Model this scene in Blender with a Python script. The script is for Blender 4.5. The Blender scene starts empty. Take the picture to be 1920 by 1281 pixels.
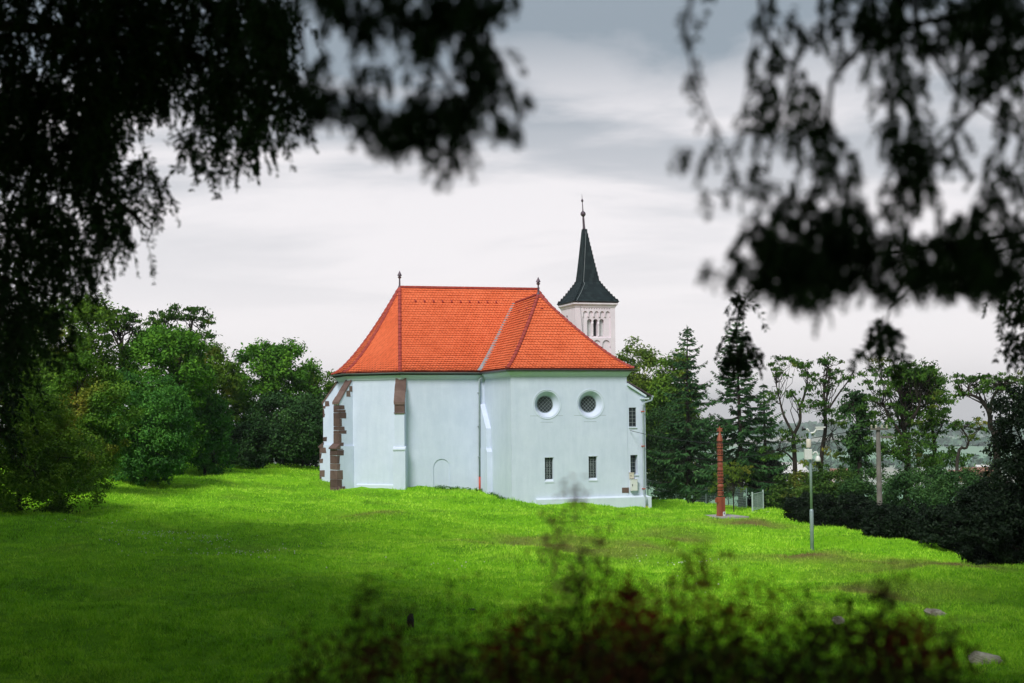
import bpy, bmesh, math, random
import numpy as np
from math import sin, cos, pi, radians, atan, sqrt, tan
from mathutils import Matrix, Vector
S = bpy.context.scene
COL = S.collection

# ------------------------------------------------------------------ camera
FP = 2667.0; ZC = 5.0
PITCH = atan(134.5 / FP); ROLL = radians(0.5)
_f = np.array([0, cos(PITCH), sin(PITCH)]); _r0 = np.array([1.0, 0, 0]); _u0 = np.cross(_r0, _f)
_r = _r0 * cos(ROLL) - _u0 * sin(ROLL); _u = _u0 * cos(ROLL) + _r0 * sin(ROLL)
CAMP = np.array([0, 0, ZC])
cam_data = bpy.data.cameras.new("camera")
cam = bpy.data.objects.new("camera", cam_data); COL.objects.link(cam)
cam_data.sensor_width = 36.0; cam_data.lens = FP * 36.0 / 1920.0
cam_data.clip_start = 0.1; cam_data.clip_end = 20000
cam_data.dof.use_dof = True; cam_data.dof.focus_distance = 82.0; cam_data.dof.aperture_fstop = 1.8
cam.matrix_world = Matrix(((_r[0], _u[0], -_f[0], 0), (_r[1], _u[1], -_f[1], 0), (_r[2], _u[2], -_f[2], ZC), (0, 0, 0, 1)))
S.camera = cam

# ------------------------------------------------------------------ sky, sun, exposure
SUN_EL = radians(44); SUN_AZ = radians(203)     # azimuth from +Y, clockwise: behind the camera
SKY_STRENGTH = 1.06; SUN_STRENGTH = 3.5
w = bpy.data.worlds.new("World"); S.world = w; w.use_nodes = True
nt = w.node_tree; nt.nodes.clear()
N = nt.nodes.new; L = nt.links.new
out = N("ShaderNodeOutputWorld")
sky = N("ShaderNodeTexSky"); sky.sky_type = 'NISHITA'; sky.sun_disc = False
sky.sun_elevation = SUN_EL; sky.sun_rotation = SUN_AZ
bg1 = N("ShaderNodeBackground"); bg1.inputs[1].default_value = 0.08; L(sky.outputs[0], bg1.inputs[0])
tc = N("ShaderNodeTexCoord"); sep = N("ShaderNodeSeparateXYZ"); L(tc.outputs["Generated"], sep.inputs[0])
def wm(op, a, b, clamp=False):
    n = N("ShaderNodeMath"); n.operation = op; n.use_clamp = clamp
    for i, x in enumerate((a, b)):
        if isinstance(x, (int, float)): n.inputs[i].default_value = x
        else: L(x, n.inputs[i])
    return n.outputs[0]
absz = wm('ABSOLUTE', sep.outputs[2], 0)
zz = wm('ADD', absz, 0.22)
cx = wm('DIVIDE', sep.outputs[0], zz); cy = wm('DIVIDE', sep.outputs[1], zz)
cmb = N("ShaderNodeCombineXYZ"); L(cx, cmb.inputs[0]); L(cy, cmb.inputs[1])
mp = N("ShaderNodeMapping"); mp.inputs["Location"].default_value = (3.1, 0.6, 0.0); mp.inputs["Scale"].default_value = (1.15, 2.3, 1)
mp.inputs["Rotation"].default_value = (0, 0, radians(-14)); L(cmb.outputs[0], mp.inputs[0])
nz = N("ShaderNodeTexNoise"); nz.inputs["Scale"].default_value = 0.95; nz.inputs["Detail"].default_value = 7; nz.inputs["Roughness"].default_value = 0.52
nz.inputs["Distortion"].default_value = 0.35; L(mp.outputs[0], nz.inputs["Vector"])
rmp = N("ShaderNodeMapRange"); rmp.inputs[1].default_value = 0.40; rmp.inputs[2].default_value = 0.62; L(nz.outputs[0], rmp.inputs[0])
rmp.interpolation_type = 'SMOOTHSTEP'
elev = N("ShaderNodeMapRange"); elev.inputs[1].default_value = 0.05; elev.inputs[2].default_value = 0.25; L(absz, elev.inputs[0])
elev2 = N("ShaderNodeMapRange"); elev2.inputs[1].default_value = 0.195; elev2.inputs[2].default_value = 0.265; elev2.inputs[4].default_value = 0.75; L(absz, elev2.inputs[0])
dark = wm('ADD', elev2.outputs[0], wm('MULTIPLY', wm('ADD', wm('MULTIPLY', rmp.outputs[0], 0.80), 0.20), elev.outputs[0]), True)
mixc = N("ShaderNodeMix"); mixc.data_type = 'RGBA'; L(dark, mixc.inputs["Factor"])
mixc.inputs["A"].default_value = (1.0, 0.955, 0.972, 1); mixc.inputs["B"].default_value = (0.31, 0.365, 0.42, 1)
bg2 = N("ShaderNodeBackground"); L(mixc.outputs["Result"], bg2.inputs[0]); bg2.inputs[1].default_value = SKY_STRENGTH
ms = N("ShaderNodeMixShader"); ms.inputs[0].default_value = 0.94
L(bg1.outputs[0], ms.inputs[1]); L(bg2.outputs[0], ms.inputs[2]); L(ms.outputs[0], out.inputs[0])

sl = bpy.data.lights.new("sun", 'SUN'); sl.energy = SUN_STRENGTH; sl.angle = radians(20); sl.color = (1.0, 0.975, 0.94)
sun = bpy.data.objects.new("sun", sl); COL.objects.link(sun)
sd = Vector((sin(SUN_AZ) * cos(SUN_EL), cos(SUN_AZ) * cos(SUN_EL), sin(SUN_EL)))
sun.rotation_euler = (-sd).to_track_quat('-Z', 'Y').to_euler()
S.view_settings.view_transform = 'Standard'; S.view_settings.look = 'None'
S.view_settings.exposure = 0.0; S.view_settings.gamma = 1.0
S.render.engine = 'CYCLES'
S.cycles.max_bounces = 6; S.cycles.diffuse_bounces = 3; S.cycles.glossy_bounces = 2; S.cycles.transmission_bounces = 3
S.cycles.volume_bounces = 0; S.cycles.use_denoising = True
try: S.cycles.denoiser = 'OPENIMAGEDENOISE'
except Exception: pass

# ------------------------------------------------------------------ pixel -> place
def ray(x, y): return _f + _r * (x - 960) / FP + _u * (640.5 - y) / FP
def at(x, y, d):
    q = ray(x, y); return CAMP + q * (d / q[1])

# ------------------------------------------------------------------ materials
def new_mat(name):
    m = bpy.data.materials.new(name); m.use_nodes = True
    nt = m.node_tree; nt.nodes.clear()
    o = nt.nodes.new("ShaderNodeOutputMaterial"); return m, nt, o
def principled(nt, rough=0.8, spec=0.3, metal=0.0):
    b = nt.nodes.new("ShaderNodeBsdfPrincipled")
    b.inputs["Roughness"].default_value = rough; b.inputs["Specular IOR Level"].default_value = spec; b.inputs["Metallic"].default_value = metal
    return b
def ramp(nt, fac, cols, pos=None):
    r = nt.nodes.new("ShaderNodeValToRGB"); e = r.color_ramp.elements
    n = len(cols); pos = pos or [i / (n - 1) for i in range(n)]
    while len(e) < n: e.new(0.5)
    for i in range(n): e[i].position = pos[i]; e[i].color = tuple(cols[i]) + (1,)
    nt.links.new(fac, r.inputs[0]); return r.outputs[0]
def noise(nt, scale, detail=4, rough=0.55, coord="pos", stretch=None):
    if coord == "pos": v = nt.nodes.new("ShaderNodeNewGeometry").outputs["Position"]
    else: v = nt.nodes.new("ShaderNodeTexCoord").outputs["Object"]
    if stretch:
        mp = nt.nodes.new("ShaderNodeMapping"); mp.inputs["Scale"].default_value = stretch; nt.links.new(v, mp.inputs[0]); v = mp.outputs[0]
    n = nt.nodes.new("ShaderNodeTexNoise"); n.inputs["Scale"].default_value = scale; n.inputs["Detail"].default_value = detail
    n.inputs["Roughness"].default_value = rough; nt.links.new(v, n.inputs["Vector"]); return n.outputs[0]
def nmath(nt, op, a, b, clamp=False):
    n = nt.nodes.new("ShaderNodeMath"); n.operation = op; n.use_clamp = clamp
    for i, x in enumerate((a, b)):
        if isinstance(x, (int, float)): n.inputs[i].default_value = x
        else: nt.links.new(x, n.inputs[i])
    return n.outputs[0]
def spread(nt, fac, lo=0.3, hi=0.7):
    n = nt.nodes.new("ShaderNodeMapRange"); n.inputs[1].default_value = lo; n.inputs[2].default_value = hi; nt.links.new(fac, n.inputs[0]); return n.outputs[0]
def mixcol(nt, fac, a, b, blend='MIX'):
    n = nt.nodes.new("ShaderNodeMix"); n.data_type = 'RGBA'; n.blend_type = blend
    for k, x in (("Factor", fac), ("A", a), ("B", b)):
        if isinstance(x, (int, float)): n.inputs[k].default_value = x
        elif isinstance(x, tuple): n.inputs[k].default_value = x + (1,)
        else: nt.links.new(x, n.inputs[k])
    return n.outputs["Result"]
def bump(nt, b, h, strength, dist=0.02):
    n = nt.nodes.new("ShaderNodeBump"); n.inputs["Strength"].default_value = strength; n.inputs["Distance"].default_value = dist
    nt.links.new(h, n.inputs["Height"]); nt.links.new(n.outputs[0], b.inputs["Normal"])
def island(nt): return nt.nodes.new("ShaderNodeNewGeometry").outputs["Random Per Island"]

def mat_noise(name, cols, scale=3.0, rough=0.85, spec=0.25, bstr=0.3, bscale=None, metal=0.0, per_island=0.0, dist=0.02, stretch=None):
    m, nt, o = new_mat(name); b = principled(nt, rough, spec, metal)
    f = spread(nt, noise(nt, scale, 6, 0.6, stretch=stretch))
    if per_island > 0:
        f = nmath(nt, 'ADD', nmath(nt, 'MULTIPLY', f, 1 - per_island), nmath(nt, 'MULTIPLY', island(nt), per_island))
    nt.links.new(ramp(nt, f, cols), b.inputs["Base Color"])
    if bstr: bump(nt, b, noise(nt, bscale or scale * 6, 5, 0.6), bstr, dist)
    nt.links.new(b.outputs[0], o.inputs[0]); return m

def mat_leaf(name, dark, mid, light, accent=None, acc_amt=0.0, trans=0.3, clump=0.6):
    m, nt, o = new_mat(name); b = principled(nt, 0.6, 0.12)
    f = spread(nt, noise(nt, clump, 3, 0.6), 0.32, 0.68)
    f = nmath(nt, 'ADD', nmath(nt, 'MULTIPLY', f, 0.55), nmath(nt, 'MULTIPLY', island(nt), 0.45))
    c = ramp(nt, f, [dark, mid, light], [0.1, 0.5, 0.92])
    if accent:
        g = spread(nt, noise(nt, clump * 0.45, 2, 0.5), 0.62 - acc_amt * 0.25, 0.74 - acc_amt * 0.25)
        g = nmath(nt, 'MULTIPLY', g, nmath(nt, 'ADD', nmath(nt, 'MULTIPLY', island(nt), 0.6), 0.3), True)
        c = mixcol(nt, g, c, accent)
    nt.links.new(c, b.inputs["Base Color"])
    t = nt.nodes.new("ShaderNodeBsdfTranslucent"); nt.links.new(mixcol(nt, 1.0, c, (1.0, 1.0, 0.55), 'MULTIPLY'), t.inputs[0])
    ms = nt.nodes.new("ShaderNodeMixShader"); ms.inputs[0].default_value = trans
    nt.links.new(b.outputs[0], ms.inputs[1]); nt.links.new(t.outputs[0], ms.inputs[2]); nt.links.new(ms.outputs[0], o.inputs[0])
    return m

def plaster(name, c1, c2):
    m, nt, o = new_mat(name); b = principled(nt, 0.9, 0.15)
    f = spread(nt, nmath(nt, 'ADD', nmath(nt, 'MULTIPLY', noise(nt, 0.8, 6, 0.65), 0.5), nmath(nt, 'MULTIPLY', noise(nt, 2.6, 6, 0.7, stretch=(1, 1, 0.18)), 0.5)), 0.40, 0.60)
    c = mixcol(nt, f, c1, c2)
    nt.links.new(c, b.inputs["Base Color"])
    bump(nt, b, nmath(nt, 'ADD', noise(nt, 1.3, 3, 0.5), nmath(nt, 'MULTIPLY', noise(nt, 22, 5, 0.7), 0.35)), 0.45, 0.05)
    nt.links.new(b.outputs[0], o.inputs[0]); return m

M = {}
M['plaster'] = plaster('white_plaster', (0.56, 0.63, 0.765), (0.63, 0.695, 0.83))
M['plaster_tower'] = plaster('tower_plaster', (0.72, 0.645, 0.69), (0.80, 0.735, 0.775))
M['plaster_trim'] = plaster('trim_plaster', (0.575, 0.65, 0.745), (0.625, 0.70, 0.79))
M['tile'] = mat_noise('clay_tile', [(0.66, 0.118, 0.038), (0.77, 0.155, 0.056), (0.85, 0.195, 0.078)], 0.7, 0.7, 0.3, 0.10, 30, per_island=0.4)
M['tile_under'] = mat_noise('clay_under', [(0.22, 0.04, 0.02), (0.30, 0.05, 0.02)], 2, 0.9, 0.1, 0)
M['ridge'] = mat_noise('ridge_tile', [(0.27, 0.040, 0.034), (0.40, 0.068, 0.050)], 2.5, 0.65, 0.3, 0.15, 20, per_island=0.6)
M['slate'] = mat_noise('slate', [(0.006, 0.012, 0.015), (0.010, 0.020, 0.023), (0.021, 0.034, 0.037)], 3, 0.75, 0.3, 0.3, 25, per_island=0.75)
M['zinc'] = mat_noise('zinc', [(0.22, 0.28, 0.30), (0.34, 0.40, 0.42)], 3, 0.6, 0.3, 0.05)
M['gutter'] = mat_noise('gutter_metal', [(0.10, 0.125, 0.125), (0.16, 0.19, 0.19)], 3, 0.5, 0.4, 0.05, metal=0.3)
M['redpipe'] = mat_noise('red_pipe', [(0.42, 0.055, 0.030), (0.52, 0.075, 0.04)], 4, 0.5, 0.4, 0.05)
M['black'] = mat_noise('timber_and_shade', [(0.02, 0.022, 0.022), (0.035, 0.035, 0.033)], 3, 0.8, 0.2, 0.1)
M['finial'] = mat_noise('finial_metal', [(0.07, 0.05, 0.07), (0.13, 0.09, 0.11)], 6, 0.45, 0.5, 0.05, metal=0.4)
M['stone'] = mat_noise('brown_sandstone', [(0.070, 0.046, 0.041), (0.125, 0.080, 0.070), (0.21, 0.145, 0.125)], 2.2, 0.9, 0.15, 0.8, 14, per_island=0.6, dist=0.03)
M['glass'] = mat_noise('dark_glass', [(0.008, 0.014, 0.020), (0.022, 0.034, 0.038)], 4, 0.3, 0.25, 0.02)
M['lead'] = mat_noise('lead_bar', [(0.24, 0.28, 0.29), (0.32, 0.35, 0.36)], 5, 0.6, 0.3, 0)
M['greywood'] = mat_noise('grey_metal_paint', [(0.48, 0.50, 0.50), (0.56, 0.57, 0.57)], 3, 0.5, 0.4, 0.03)
M['wood'] = mat_noise('carved_wood', [(0.17, 0.040, 0.022), (0.27, 0.068, 0.036), (0.36, 0.105, 0.055)], 5, 0.55, 0.35, 0.4, 20, stretch=(1, 1, 0.2))
M['wood_dark'] = mat_noise('dark_carving', [(0.025, 0.010, 0.008), (0.05, 0.02, 0.014)], 6, 0.7, 0.3, 0.2)
M['concrete'] = mat_noise('concrete', [(0.27, 0.25, 0.25), (0.40, 0.37, 0.37)], 1.6, 0.9, 0.2, 0.3, 18)
M['concrete_pole'] = mat_noise('pole_concrete', [(0.09, 0.085, 0.075), (0.16, 0.15, 0.13)], 2.5, 0.9, 0.2, 0.3, 15)
M['galv'] = mat_noise('galvanised', [(0.27, 0.35, 0.38), (0.38, 0.46, 0.48)], 3, 0.4, 0.5, 0.03, metal=0.4)
M['whitebox'] = mat_noise('white_enamel', [(0.62, 0.63, 0.62), (0.72, 0.72, 0.70)], 2, 0.45, 0.4, 0.02)
M['beige'] = mat_noise('beige_plastic', [(0.55, 0.50, 0.42), (0.62, 0.57, 0.49)], 2, 0.5, 0.4, 0.02)
M['blackplastic'] = mat_noise('black_plastic', [(0.008, 0.01, 0.012), (0.016, 0.018, 0.02)], 3, 0.3, 0.5, 0)
M['fence'] = mat_noise('fence_steel', [(0.14, 0.20, 0.20), (0.22, 0.29, 0.28)], 3, 0.5, 0.4, 0, metal=0.2)
M['gate'] = mat_noise('gate_steel', [(0.40, 0.50, 0.50), (0.50, 0.58, 0.57)], 3, 0.5, 0.4, 0, metal=0.2)
M['bark'] = mat_noise('bark', [(0.014, 0.012, 0.010), (0.035, 0.029, 0.024), (0.06, 0.052, 0.045)], 4, 0.95, 0.1, 0.8, 14, stretch=(1, 1, 0.25))
M['rock'] = mat_noise('rock', [(0.24, 0.23, 0.17), (0.46, 0.44, 0.35), (0.62, 0.60, 0.49)], 3.5, 0.95, 0.1, 0.9, 16, dist=0.04)
M['rock_dark'] = mat_noise('rock_dark', [(0.02, 0.02, 0.018), (0.06, 0.055, 0.05)], 4, 0.95, 0.1, 0.9, 16)
M['cable'] = mat_noise('cable', [(0.01, 0.012, 0.014), (0.02, 0.022, 0.024)], 4, 0.6, 0.3, 0)
LEAF = {
 'green': mat_leaf('leaf_green', (0.0286, 0.0910, 0.0130), (0.0754, 0.2145, 0.0182), (0.1560, 0.3510, 0.0286), trans=0.25),
 'bluegreen': mat_leaf('leaf_bluegreen', (0.0234, 0.0858, 0.0208), (0.0598, 0.1950, 0.0312), (0.1235, 0.3250, 0.0468), trans=0.25),
 'olive': mat_leaf('leaf_olive', (0.0325, 0.0750, 0.0100), (0.0875, 0.1875, 0.0163), (0.1750, 0.3000, 0.0275), (0.3250, 0.2375, 0.0312), 0.1, trans=0.25),
 'yellowtip': mat_leaf('leaf_yellowtip', (0.0325, 0.0875, 0.0125), (0.0825, 0.2000, 0.0187), (0.1625, 0.2937, 0.0300), (0.4125, 0.2625, 0.0375), 0.05, trans=0.25),
 'yellowgreen': mat_leaf('leaf_yellowgreen', (0.0440, 0.0935, 0.0132), (0.1210, 0.2035, 0.0242), (0.2310, 0.3190, 0.0418), (0.3630, 0.2970, 0.0440), 0.2, trans=0.3),
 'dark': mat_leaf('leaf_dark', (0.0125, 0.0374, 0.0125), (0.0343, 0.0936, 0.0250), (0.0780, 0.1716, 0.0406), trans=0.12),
 'shadedark': mat_leaf('leaf_shadedark', (0.003, 0.008, 0.003), (0.006, 0.015, 0.006), (0.013, 0.028, 0.010), trans=0.05),  # darkness towards the frame edge is put into this leaf colour
 'hedge': mat_leaf('leaf_hedge', (0.0156, 0.0437, 0.0094), (0.0468, 0.1123, 0.0172), (0.1248, 0.2028, 0.0312), (0.2808, 0.2184, 0.0312), 0.2, trans=0.12),
 'spruce': mat_leaf('needles_spruce', (0.0156, 0.0468, 0.0187), (0.0343, 0.1014, 0.0312), (0.0780, 0.1872, 0.0499), trans=0.12),
 'robinia': mat_leaf('leaf_robinia', (0.0163, 0.0488, 0.0082), (0.0488, 0.1268, 0.0163), (0.1300, 0.2438, 0.0325), (0.3575, 0.2925, 0.0406), 0.12, trans=0.3),
 'conifer': mat_leaf('needles_conifer', (0.0106, 0.0214, 0.0106), (0.0214, 0.0463, 0.0214), (0.0535, 0.1071, 0.0321), trans=0.35, clump=3),
 'brown': mat_leaf('leaf_brown', (0.0255, 0.0234, 0.0106), (0.0595, 0.0510, 0.0170), (0.1317, 0.1063, 0.0298), (0.1913, 0.0638, 0.0340), 0.3, trans=0.2, clump=4),
 'red': mat_leaf('leaf_red', (0.0960, 0.0192, 0.0154), (0.2496, 0.0346, 0.0230), (0.4224, 0.0672, 0.0384), trans=0.25, clump=4),
 'orange': mat_leaf('leaf_orange', (0.1365, 0.0878, 0.0195), (0.2925, 0.1755, 0.0312), (0.4680, 0.2730, 0.0546), trans=0.25, clump=4),
 'pink': mat_leaf('leaf_pink', (0.2600, 0.1300, 0.0910), (0.4420, 0.2600, 0.1950), (0.5980, 0.3900, 0.3120), trans=0.3, clump=6),
}

# ------------------------------------------------------------------ mesh helpers
class MB:
    def __init__(s): s.v = []; s.f = []; s.n = 0; s.chunks = []
    def add(s, verts, faces):
        o = len(s.v); s.v += [tuple(map(float, p)) for p in verts]; s.f += [tuple(i + o for i in q) for q in faces]
    def box(s, a, b, M=None):
        x0, y0, z0 = a; x1, y1, z1 = b
        vs = [(x0, y0, z0), (x1, y0, z0), (x1, y1, z0), (x0, y1, z0), (x0, y0, z1), (x1, y0, z1), (x1, y1, z1), (x0, y1, z1)]
        if M is not None: vs = [tuple(M @ Vector(p)) for p in vs]
        s.add(vs, [(0, 3, 2, 1), (4, 5, 6, 7), (0, 1, 5, 4), (1, 2, 6, 5), (2, 3, 7, 6), (3, 0, 4, 7)])
    def tube(s, pts, rad, n=6, cap=True):
        pts = [np.array(p, float) for p in pts]; m = len(pts)
        if not hasattr(rad, '__len__'): rad = [rad] * m
        rings = []; prev = None
        for i in range(m):
            t = pts[min(i + 1, m - 1)] - pts[max(i - 1, 0)]; t = t / (np.linalg.norm(t) + 1e-9)
            a = prev if prev is not None else (np.array([1., 0, 0]) if abs(t[0]) < 0.8 else np.array([0, 1., 0]))
            a = a - t * (a @ t); a /= np.linalg.norm(a) + 1e-9; prev = a; b = np.cross(t, a)
            rings.append([pts[i] + rad[i] * (a * cos(2 * pi * k / n) + b * sin(2 * pi * k / n)) for k in range(n)])
        vs = [p for r in rings for p in r]
        fs = [(i * n + k, i * n + (k + 1) % n, (i + 1) * n + (k + 1) % n, (i + 1) * n + k) for i in range(m - 1) for k in range(n)]
        if cap: fs += [tuple(range(n))[::-1], tuple((m - 1) * n + k for k in range(n))]
        s.add(vs, fs)
    def lathe(s, prof, n=12, c=(0, 0, 0), rot=0.0):
        vs = []
        for r, z in prof:
            for k in range(n):
                a = 2 * pi * k / n + rot; vs.append((c[0] + r * cos(a), c[1] + r * sin(a), c[2] + z))
        m = len(prof)
        fs = [(i * n + k, i * n + (k + 1) % n, (i + 1) * n + (k + 1) % n, (i + 1) * n + k) for i in range(m - 1) for k in range(n)]
        fs += [tuple(range(n))[::-1], tuple((m - 1) * n + k for k in range(n))]
        s.add(vs, fs)
    def prism(s, poly, M):
        """poly: list of (x,z); extruded along y 0..1 scaled by M (4x4)"""
        n = len(poly); vs = [tuple(M @ Vector((x, 0, z))) for x, z in poly] + [tuple(M @ Vector((x, 1, z))) for x, z in poly]
        fs = [tuple(range(n)), tuple(range(2 * n - 1, n - 1, -1))] + [(i, i + n, (i + 1) % n + n, (i + 1) % n) for i in range(n)]
        s.add(vs, fs)
    def quads(s, arr):           # numpy (n,4,3)
        s.chunks.append(arr)
    def mesh(s, name, fix=False):
        me = bpy.data.meshes.new(name)
        if s.chunks:
            q = np.concatenate(s.chunks).reshape(-1, 3); nq = len(q) // 4
            base = len(s.v)
            V = np.concatenate([np.array(s.v, float).reshape(-1, 3), q]) if base else q
            loops = [i for f in s.f for i in f]; tot = [len(f) for f in s.f]
            lp = np.concatenate([np.array(loops, np.int32), np.arange(base, base + nq * 4, dtype=np.int32)])
            tt = np.concatenate([np.array(tot, np.int32), np.full(nq, 4, np.int32)])
            me.vertices.add(len(V)); me.vertices.foreach_set("co", V.astype(np.float32).ravel())
            me.loops.add(len(lp)); me.loops.foreach_set("vertex_index", lp)
            me.polygons.add(len(tt)); st = np.concatenate([[0], np.cumsum(tt)[:-1]]).astype(np.int32)
            me.polygons.foreach_set("loop_start", st)
            try: me.polygons.foreach_set("loop_total", tt)
            except Exception: pass
            me.update(calc_edges=True); me.validate()
        else:
            me.from_pydata(s.v, [], s.f); me.update()
        if fix:
            bm = bmesh.new(); bm.from_mesh(me); bmesh.ops.recalc_face_normals(bm, faces=bm.faces); bm.to_mesh(me); bm.free()
        return me
    def build(s, name, mat, parent=None, smooth=False, fix=True):
        me = s.mesh(name, fix and not s.chunks); me.materials.append(mat)
        if smooth: me.polygons.foreach_set("use_smooth", [True] * len(me.polygons))
        o = bpy.data.objects.new(name, me); COL.objects.link(o)
        if parent is not None: o.parent = parent
        return o
def tag(o, label=None, cat=None, group=None, kind=None):
    if label: o['label'] = label
    if cat: o['category'] = cat
    if group: o['group'] = group
    if kind: o['kind'] = kind
    return o
def thing(name, label, cat, loc=(0, 0, 0), rz=0.0, group=None):
    o = bpy.data.objects.new(name, None); COL.objects.link(o); o.location = tuple(map(float, loc)); o.rotation_euler = (0, 0, rz)
    return tag(o, label, cat, group)
def copy_tree(o, parent=None):
    c = o.copy(); COL.objects.link(c); c.parent = parent
    for ch in list(o.children): copy_tree(ch, c)
    return c

# ------------------------------------------------------------------ terrain
TH = radians(17); CU = np.array([cos(TH), sin(TH), 0]); CV = np.array([-sin(TH), cos(TH), 0])
CO = at(960, 942, 80.0)
def CW(u, v, z=0.0): return CO + CU * u + CV * v + np.array([0, 0, z])
ctrl = []
for x, y, d in [(0, 1281, 24), (480, 1281, 24), (960, 1281, 24), (1440, 1281, 25), (1920, 1281, 26),
                (0, 1180, 30), (480, 1180, 31), (960, 1180, 31), (1440, 1180, 33), (1900, 1180, 33),
                (0, 1080, 40), (480, 1090, 40), (960, 1100, 40), (1440, 1100, 42), (1900, 1110, 41),
                (0, 1000, 52), (300, 1020, 50), (640, 1030, 51), (960, 1040, 50), (1300, 1045, 51), (1523, 1035, 55), (1750, 1050, 52), (1900, 1060, 49),
                (0, 945, 64), (150, 925, 70), (300, 960, 65), (640, 960, 68), (960, 990, 62), (1200, 1000, 62),
                (240, 897, 82), (340, 877, 98), (450, 880, 100), (600, 889, 98), (480, 910, 85), (560, 900, 90),
                (1352, 972, 75), (1430, 958, 88), (1225, 943, 98), (1300, 945, 96), (1500, 990, 68), (1560, 992, 67), (1700, 1022, 59), (1440, 965, 83)]:
    ctrl.append(at(x, y, d))
for u, v, z in [(0, 0, 0), (8.42, 0, -.68), (4, 0, -.3), (-.3, 5.4, .55), (-5.1, 5.3, .5), (-7.74, 8.1, .62), (-8.2, 11.9, .75), (-7, 16, .8), (3, 16, 0.2), (10, 10, -.8), (14, 17, -1.2)]:
    ctrl.append(CW(u, v, z))
for p in [(0, 0, 3.4), (-6, 0, 3.3), (6, 0, 3.3), (0, 4, 2.95), (-6, 5, 2.8), (6, 5, 2.8), (0, 8, 2.2), (-8, 10, 1.9), (8, 10, 1.7), (0, 13, 1.35), (0, 18, .85), (-12, 18, 1.2), (12, 18, .8), (0, -8, 3.5), (-15, -5, 3.0), (15, -5, 3.0),
          (-35, 40, 1.5), (-40, 70, 1.6), (-45, 100, 1.5), (-30, 120, 1.0), (0, 125, -1.0), (28, 60, -3.5), (34, 45, -3.0), (24, 80, -3.2), (22, 105, -3.5), (36, 90, -7), (20, 130, -6), (45, 60, -8), (40, 20, -2)]:
    ctrl.append(np.array(p, float))
ctrl = np.array(ctrl)
def _tps(r): return np.where(r > 1e-9, r * r * np.log(r + 1e-12), 0)
_P = ctrl[:, :2] / 50.0; _n = len(_P)
_K = _tps(np.linalg.norm(_P[:, None] - _P[None], axis=2)) + np.eye(_n) * 0.0012
_A = np.zeros((_n + 3, _n + 3)); _A[:_n, :_n] = _K; _A[:_n, _n] = 1; _A[:_n, _n + 1:] = _P; _A[_n, :_n] = 1; _A[_n + 1:, :_n] = _P.T
_W = np.linalg.solve(_A, np.concatenate([ctrl[:, 2], [0, 0, 0]]))
def _near(x, y):
    q = np.stack([x, y], -1) / 50.0
    o = np.empty(len(q))
    for i in range(0, len(q), 20000):
        c = q[i:i + 20000]
        o[i:i + 20000] = _tps(np.linalg.norm(c[:, None] - _P[None], axis=2)) @ _W[:_n] + _W[_n] + c @ _W[_n + 1:]
    return o
def _ss(a, b, x):
    t = np.clip((x - a) / (b - a), 0, 1); return t * t * (3 - 2 * t)
def H(x, y):
    x = np.atleast_1d(np.asarray(x, float)); y = np.atleast_1d(np.asarray(y, float))
    r = np.hypot(x, y - 55)
    cl = np.clip(_near(np.clip(x, -60, 55), np.clip(y, -12, 135)), -12, 4.5)
    far = -6 - 49 * _ss(90, 900, r) + (9 + 3.5 * np.sin(x * .0023 + 1.0) + 2.5 * np.sin(x * .0051 + y * .001)) * _ss(1500, 3600, r) - 120 * _ss(3900, 6500, r)
    wgt = _ss(70, 115, r)
    bumps = 0.19 * np.sin(x * 0.55 + 1.3 * np.sin(y * 0.21)) * np.sin(y * 0.47 + 0.8 * np.sin(x * 0.33)) + 0.10 * np.sin(x * 1.3 + y * .7) * np.sin(y * 1.1 - x * .5) + 0.055 * np.sin(x * 3.1 + 1.7 * np.sin(y * 1.9)) * np.sin(y * 2.7 + 1.3 * np.sin(x * 2.3))
    return cl * (1 - wgt) + far * wgt + bumps * (1 - wgt) * _ss(14, 26, y)
def Hs(x, y): return float(H(x, y)[0])

def dryness(x, y):
    """worn, dry patches of the lawn (real colour of the turf)"""
    q = np.zeros_like(x)
    for px, py, d, rx, ry in [(1000, 1020, 55, 2.6, 3.2), (1130, 1030, 53, 2.6, 2.2), (1400, 990, 69, 2.2, 2.2), (1560, 1060, 50, 3.2, 2.0), (1750, 1075, 47, 3.0, 1.5), (1250, 1000, 60, 1.5, 2.0), (690, 960, 66, 1.5, 1.6), (1350, 980, 72, 1.4, 1.2), (1680, 1110, 41, 1.8, 1.6)]:
        c = at(px, py, d); q = np.maximum(q, np.exp(-(((x - c[0]) / rx) ** 2 + ((y - c[1]) / ry) ** 2)))
    n = 0.5 + 0.25 * np.sin(x * 1.9 + 2 * np.sin(y * .8)) + 0.25 * np.sin(y * 1.3 + 2 * np.sin(x * 1.1 + 1))
    return np.clip(q * (0.30 + 0.85 * n) + .30 * np.clip(np.sin(x * .9 + 2.2 * np.sin(y * .31)) * np.sin(y * .83 + 1.9 * np.sin(x * .41)) - .45, 0, 1), 0, 1)

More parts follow.
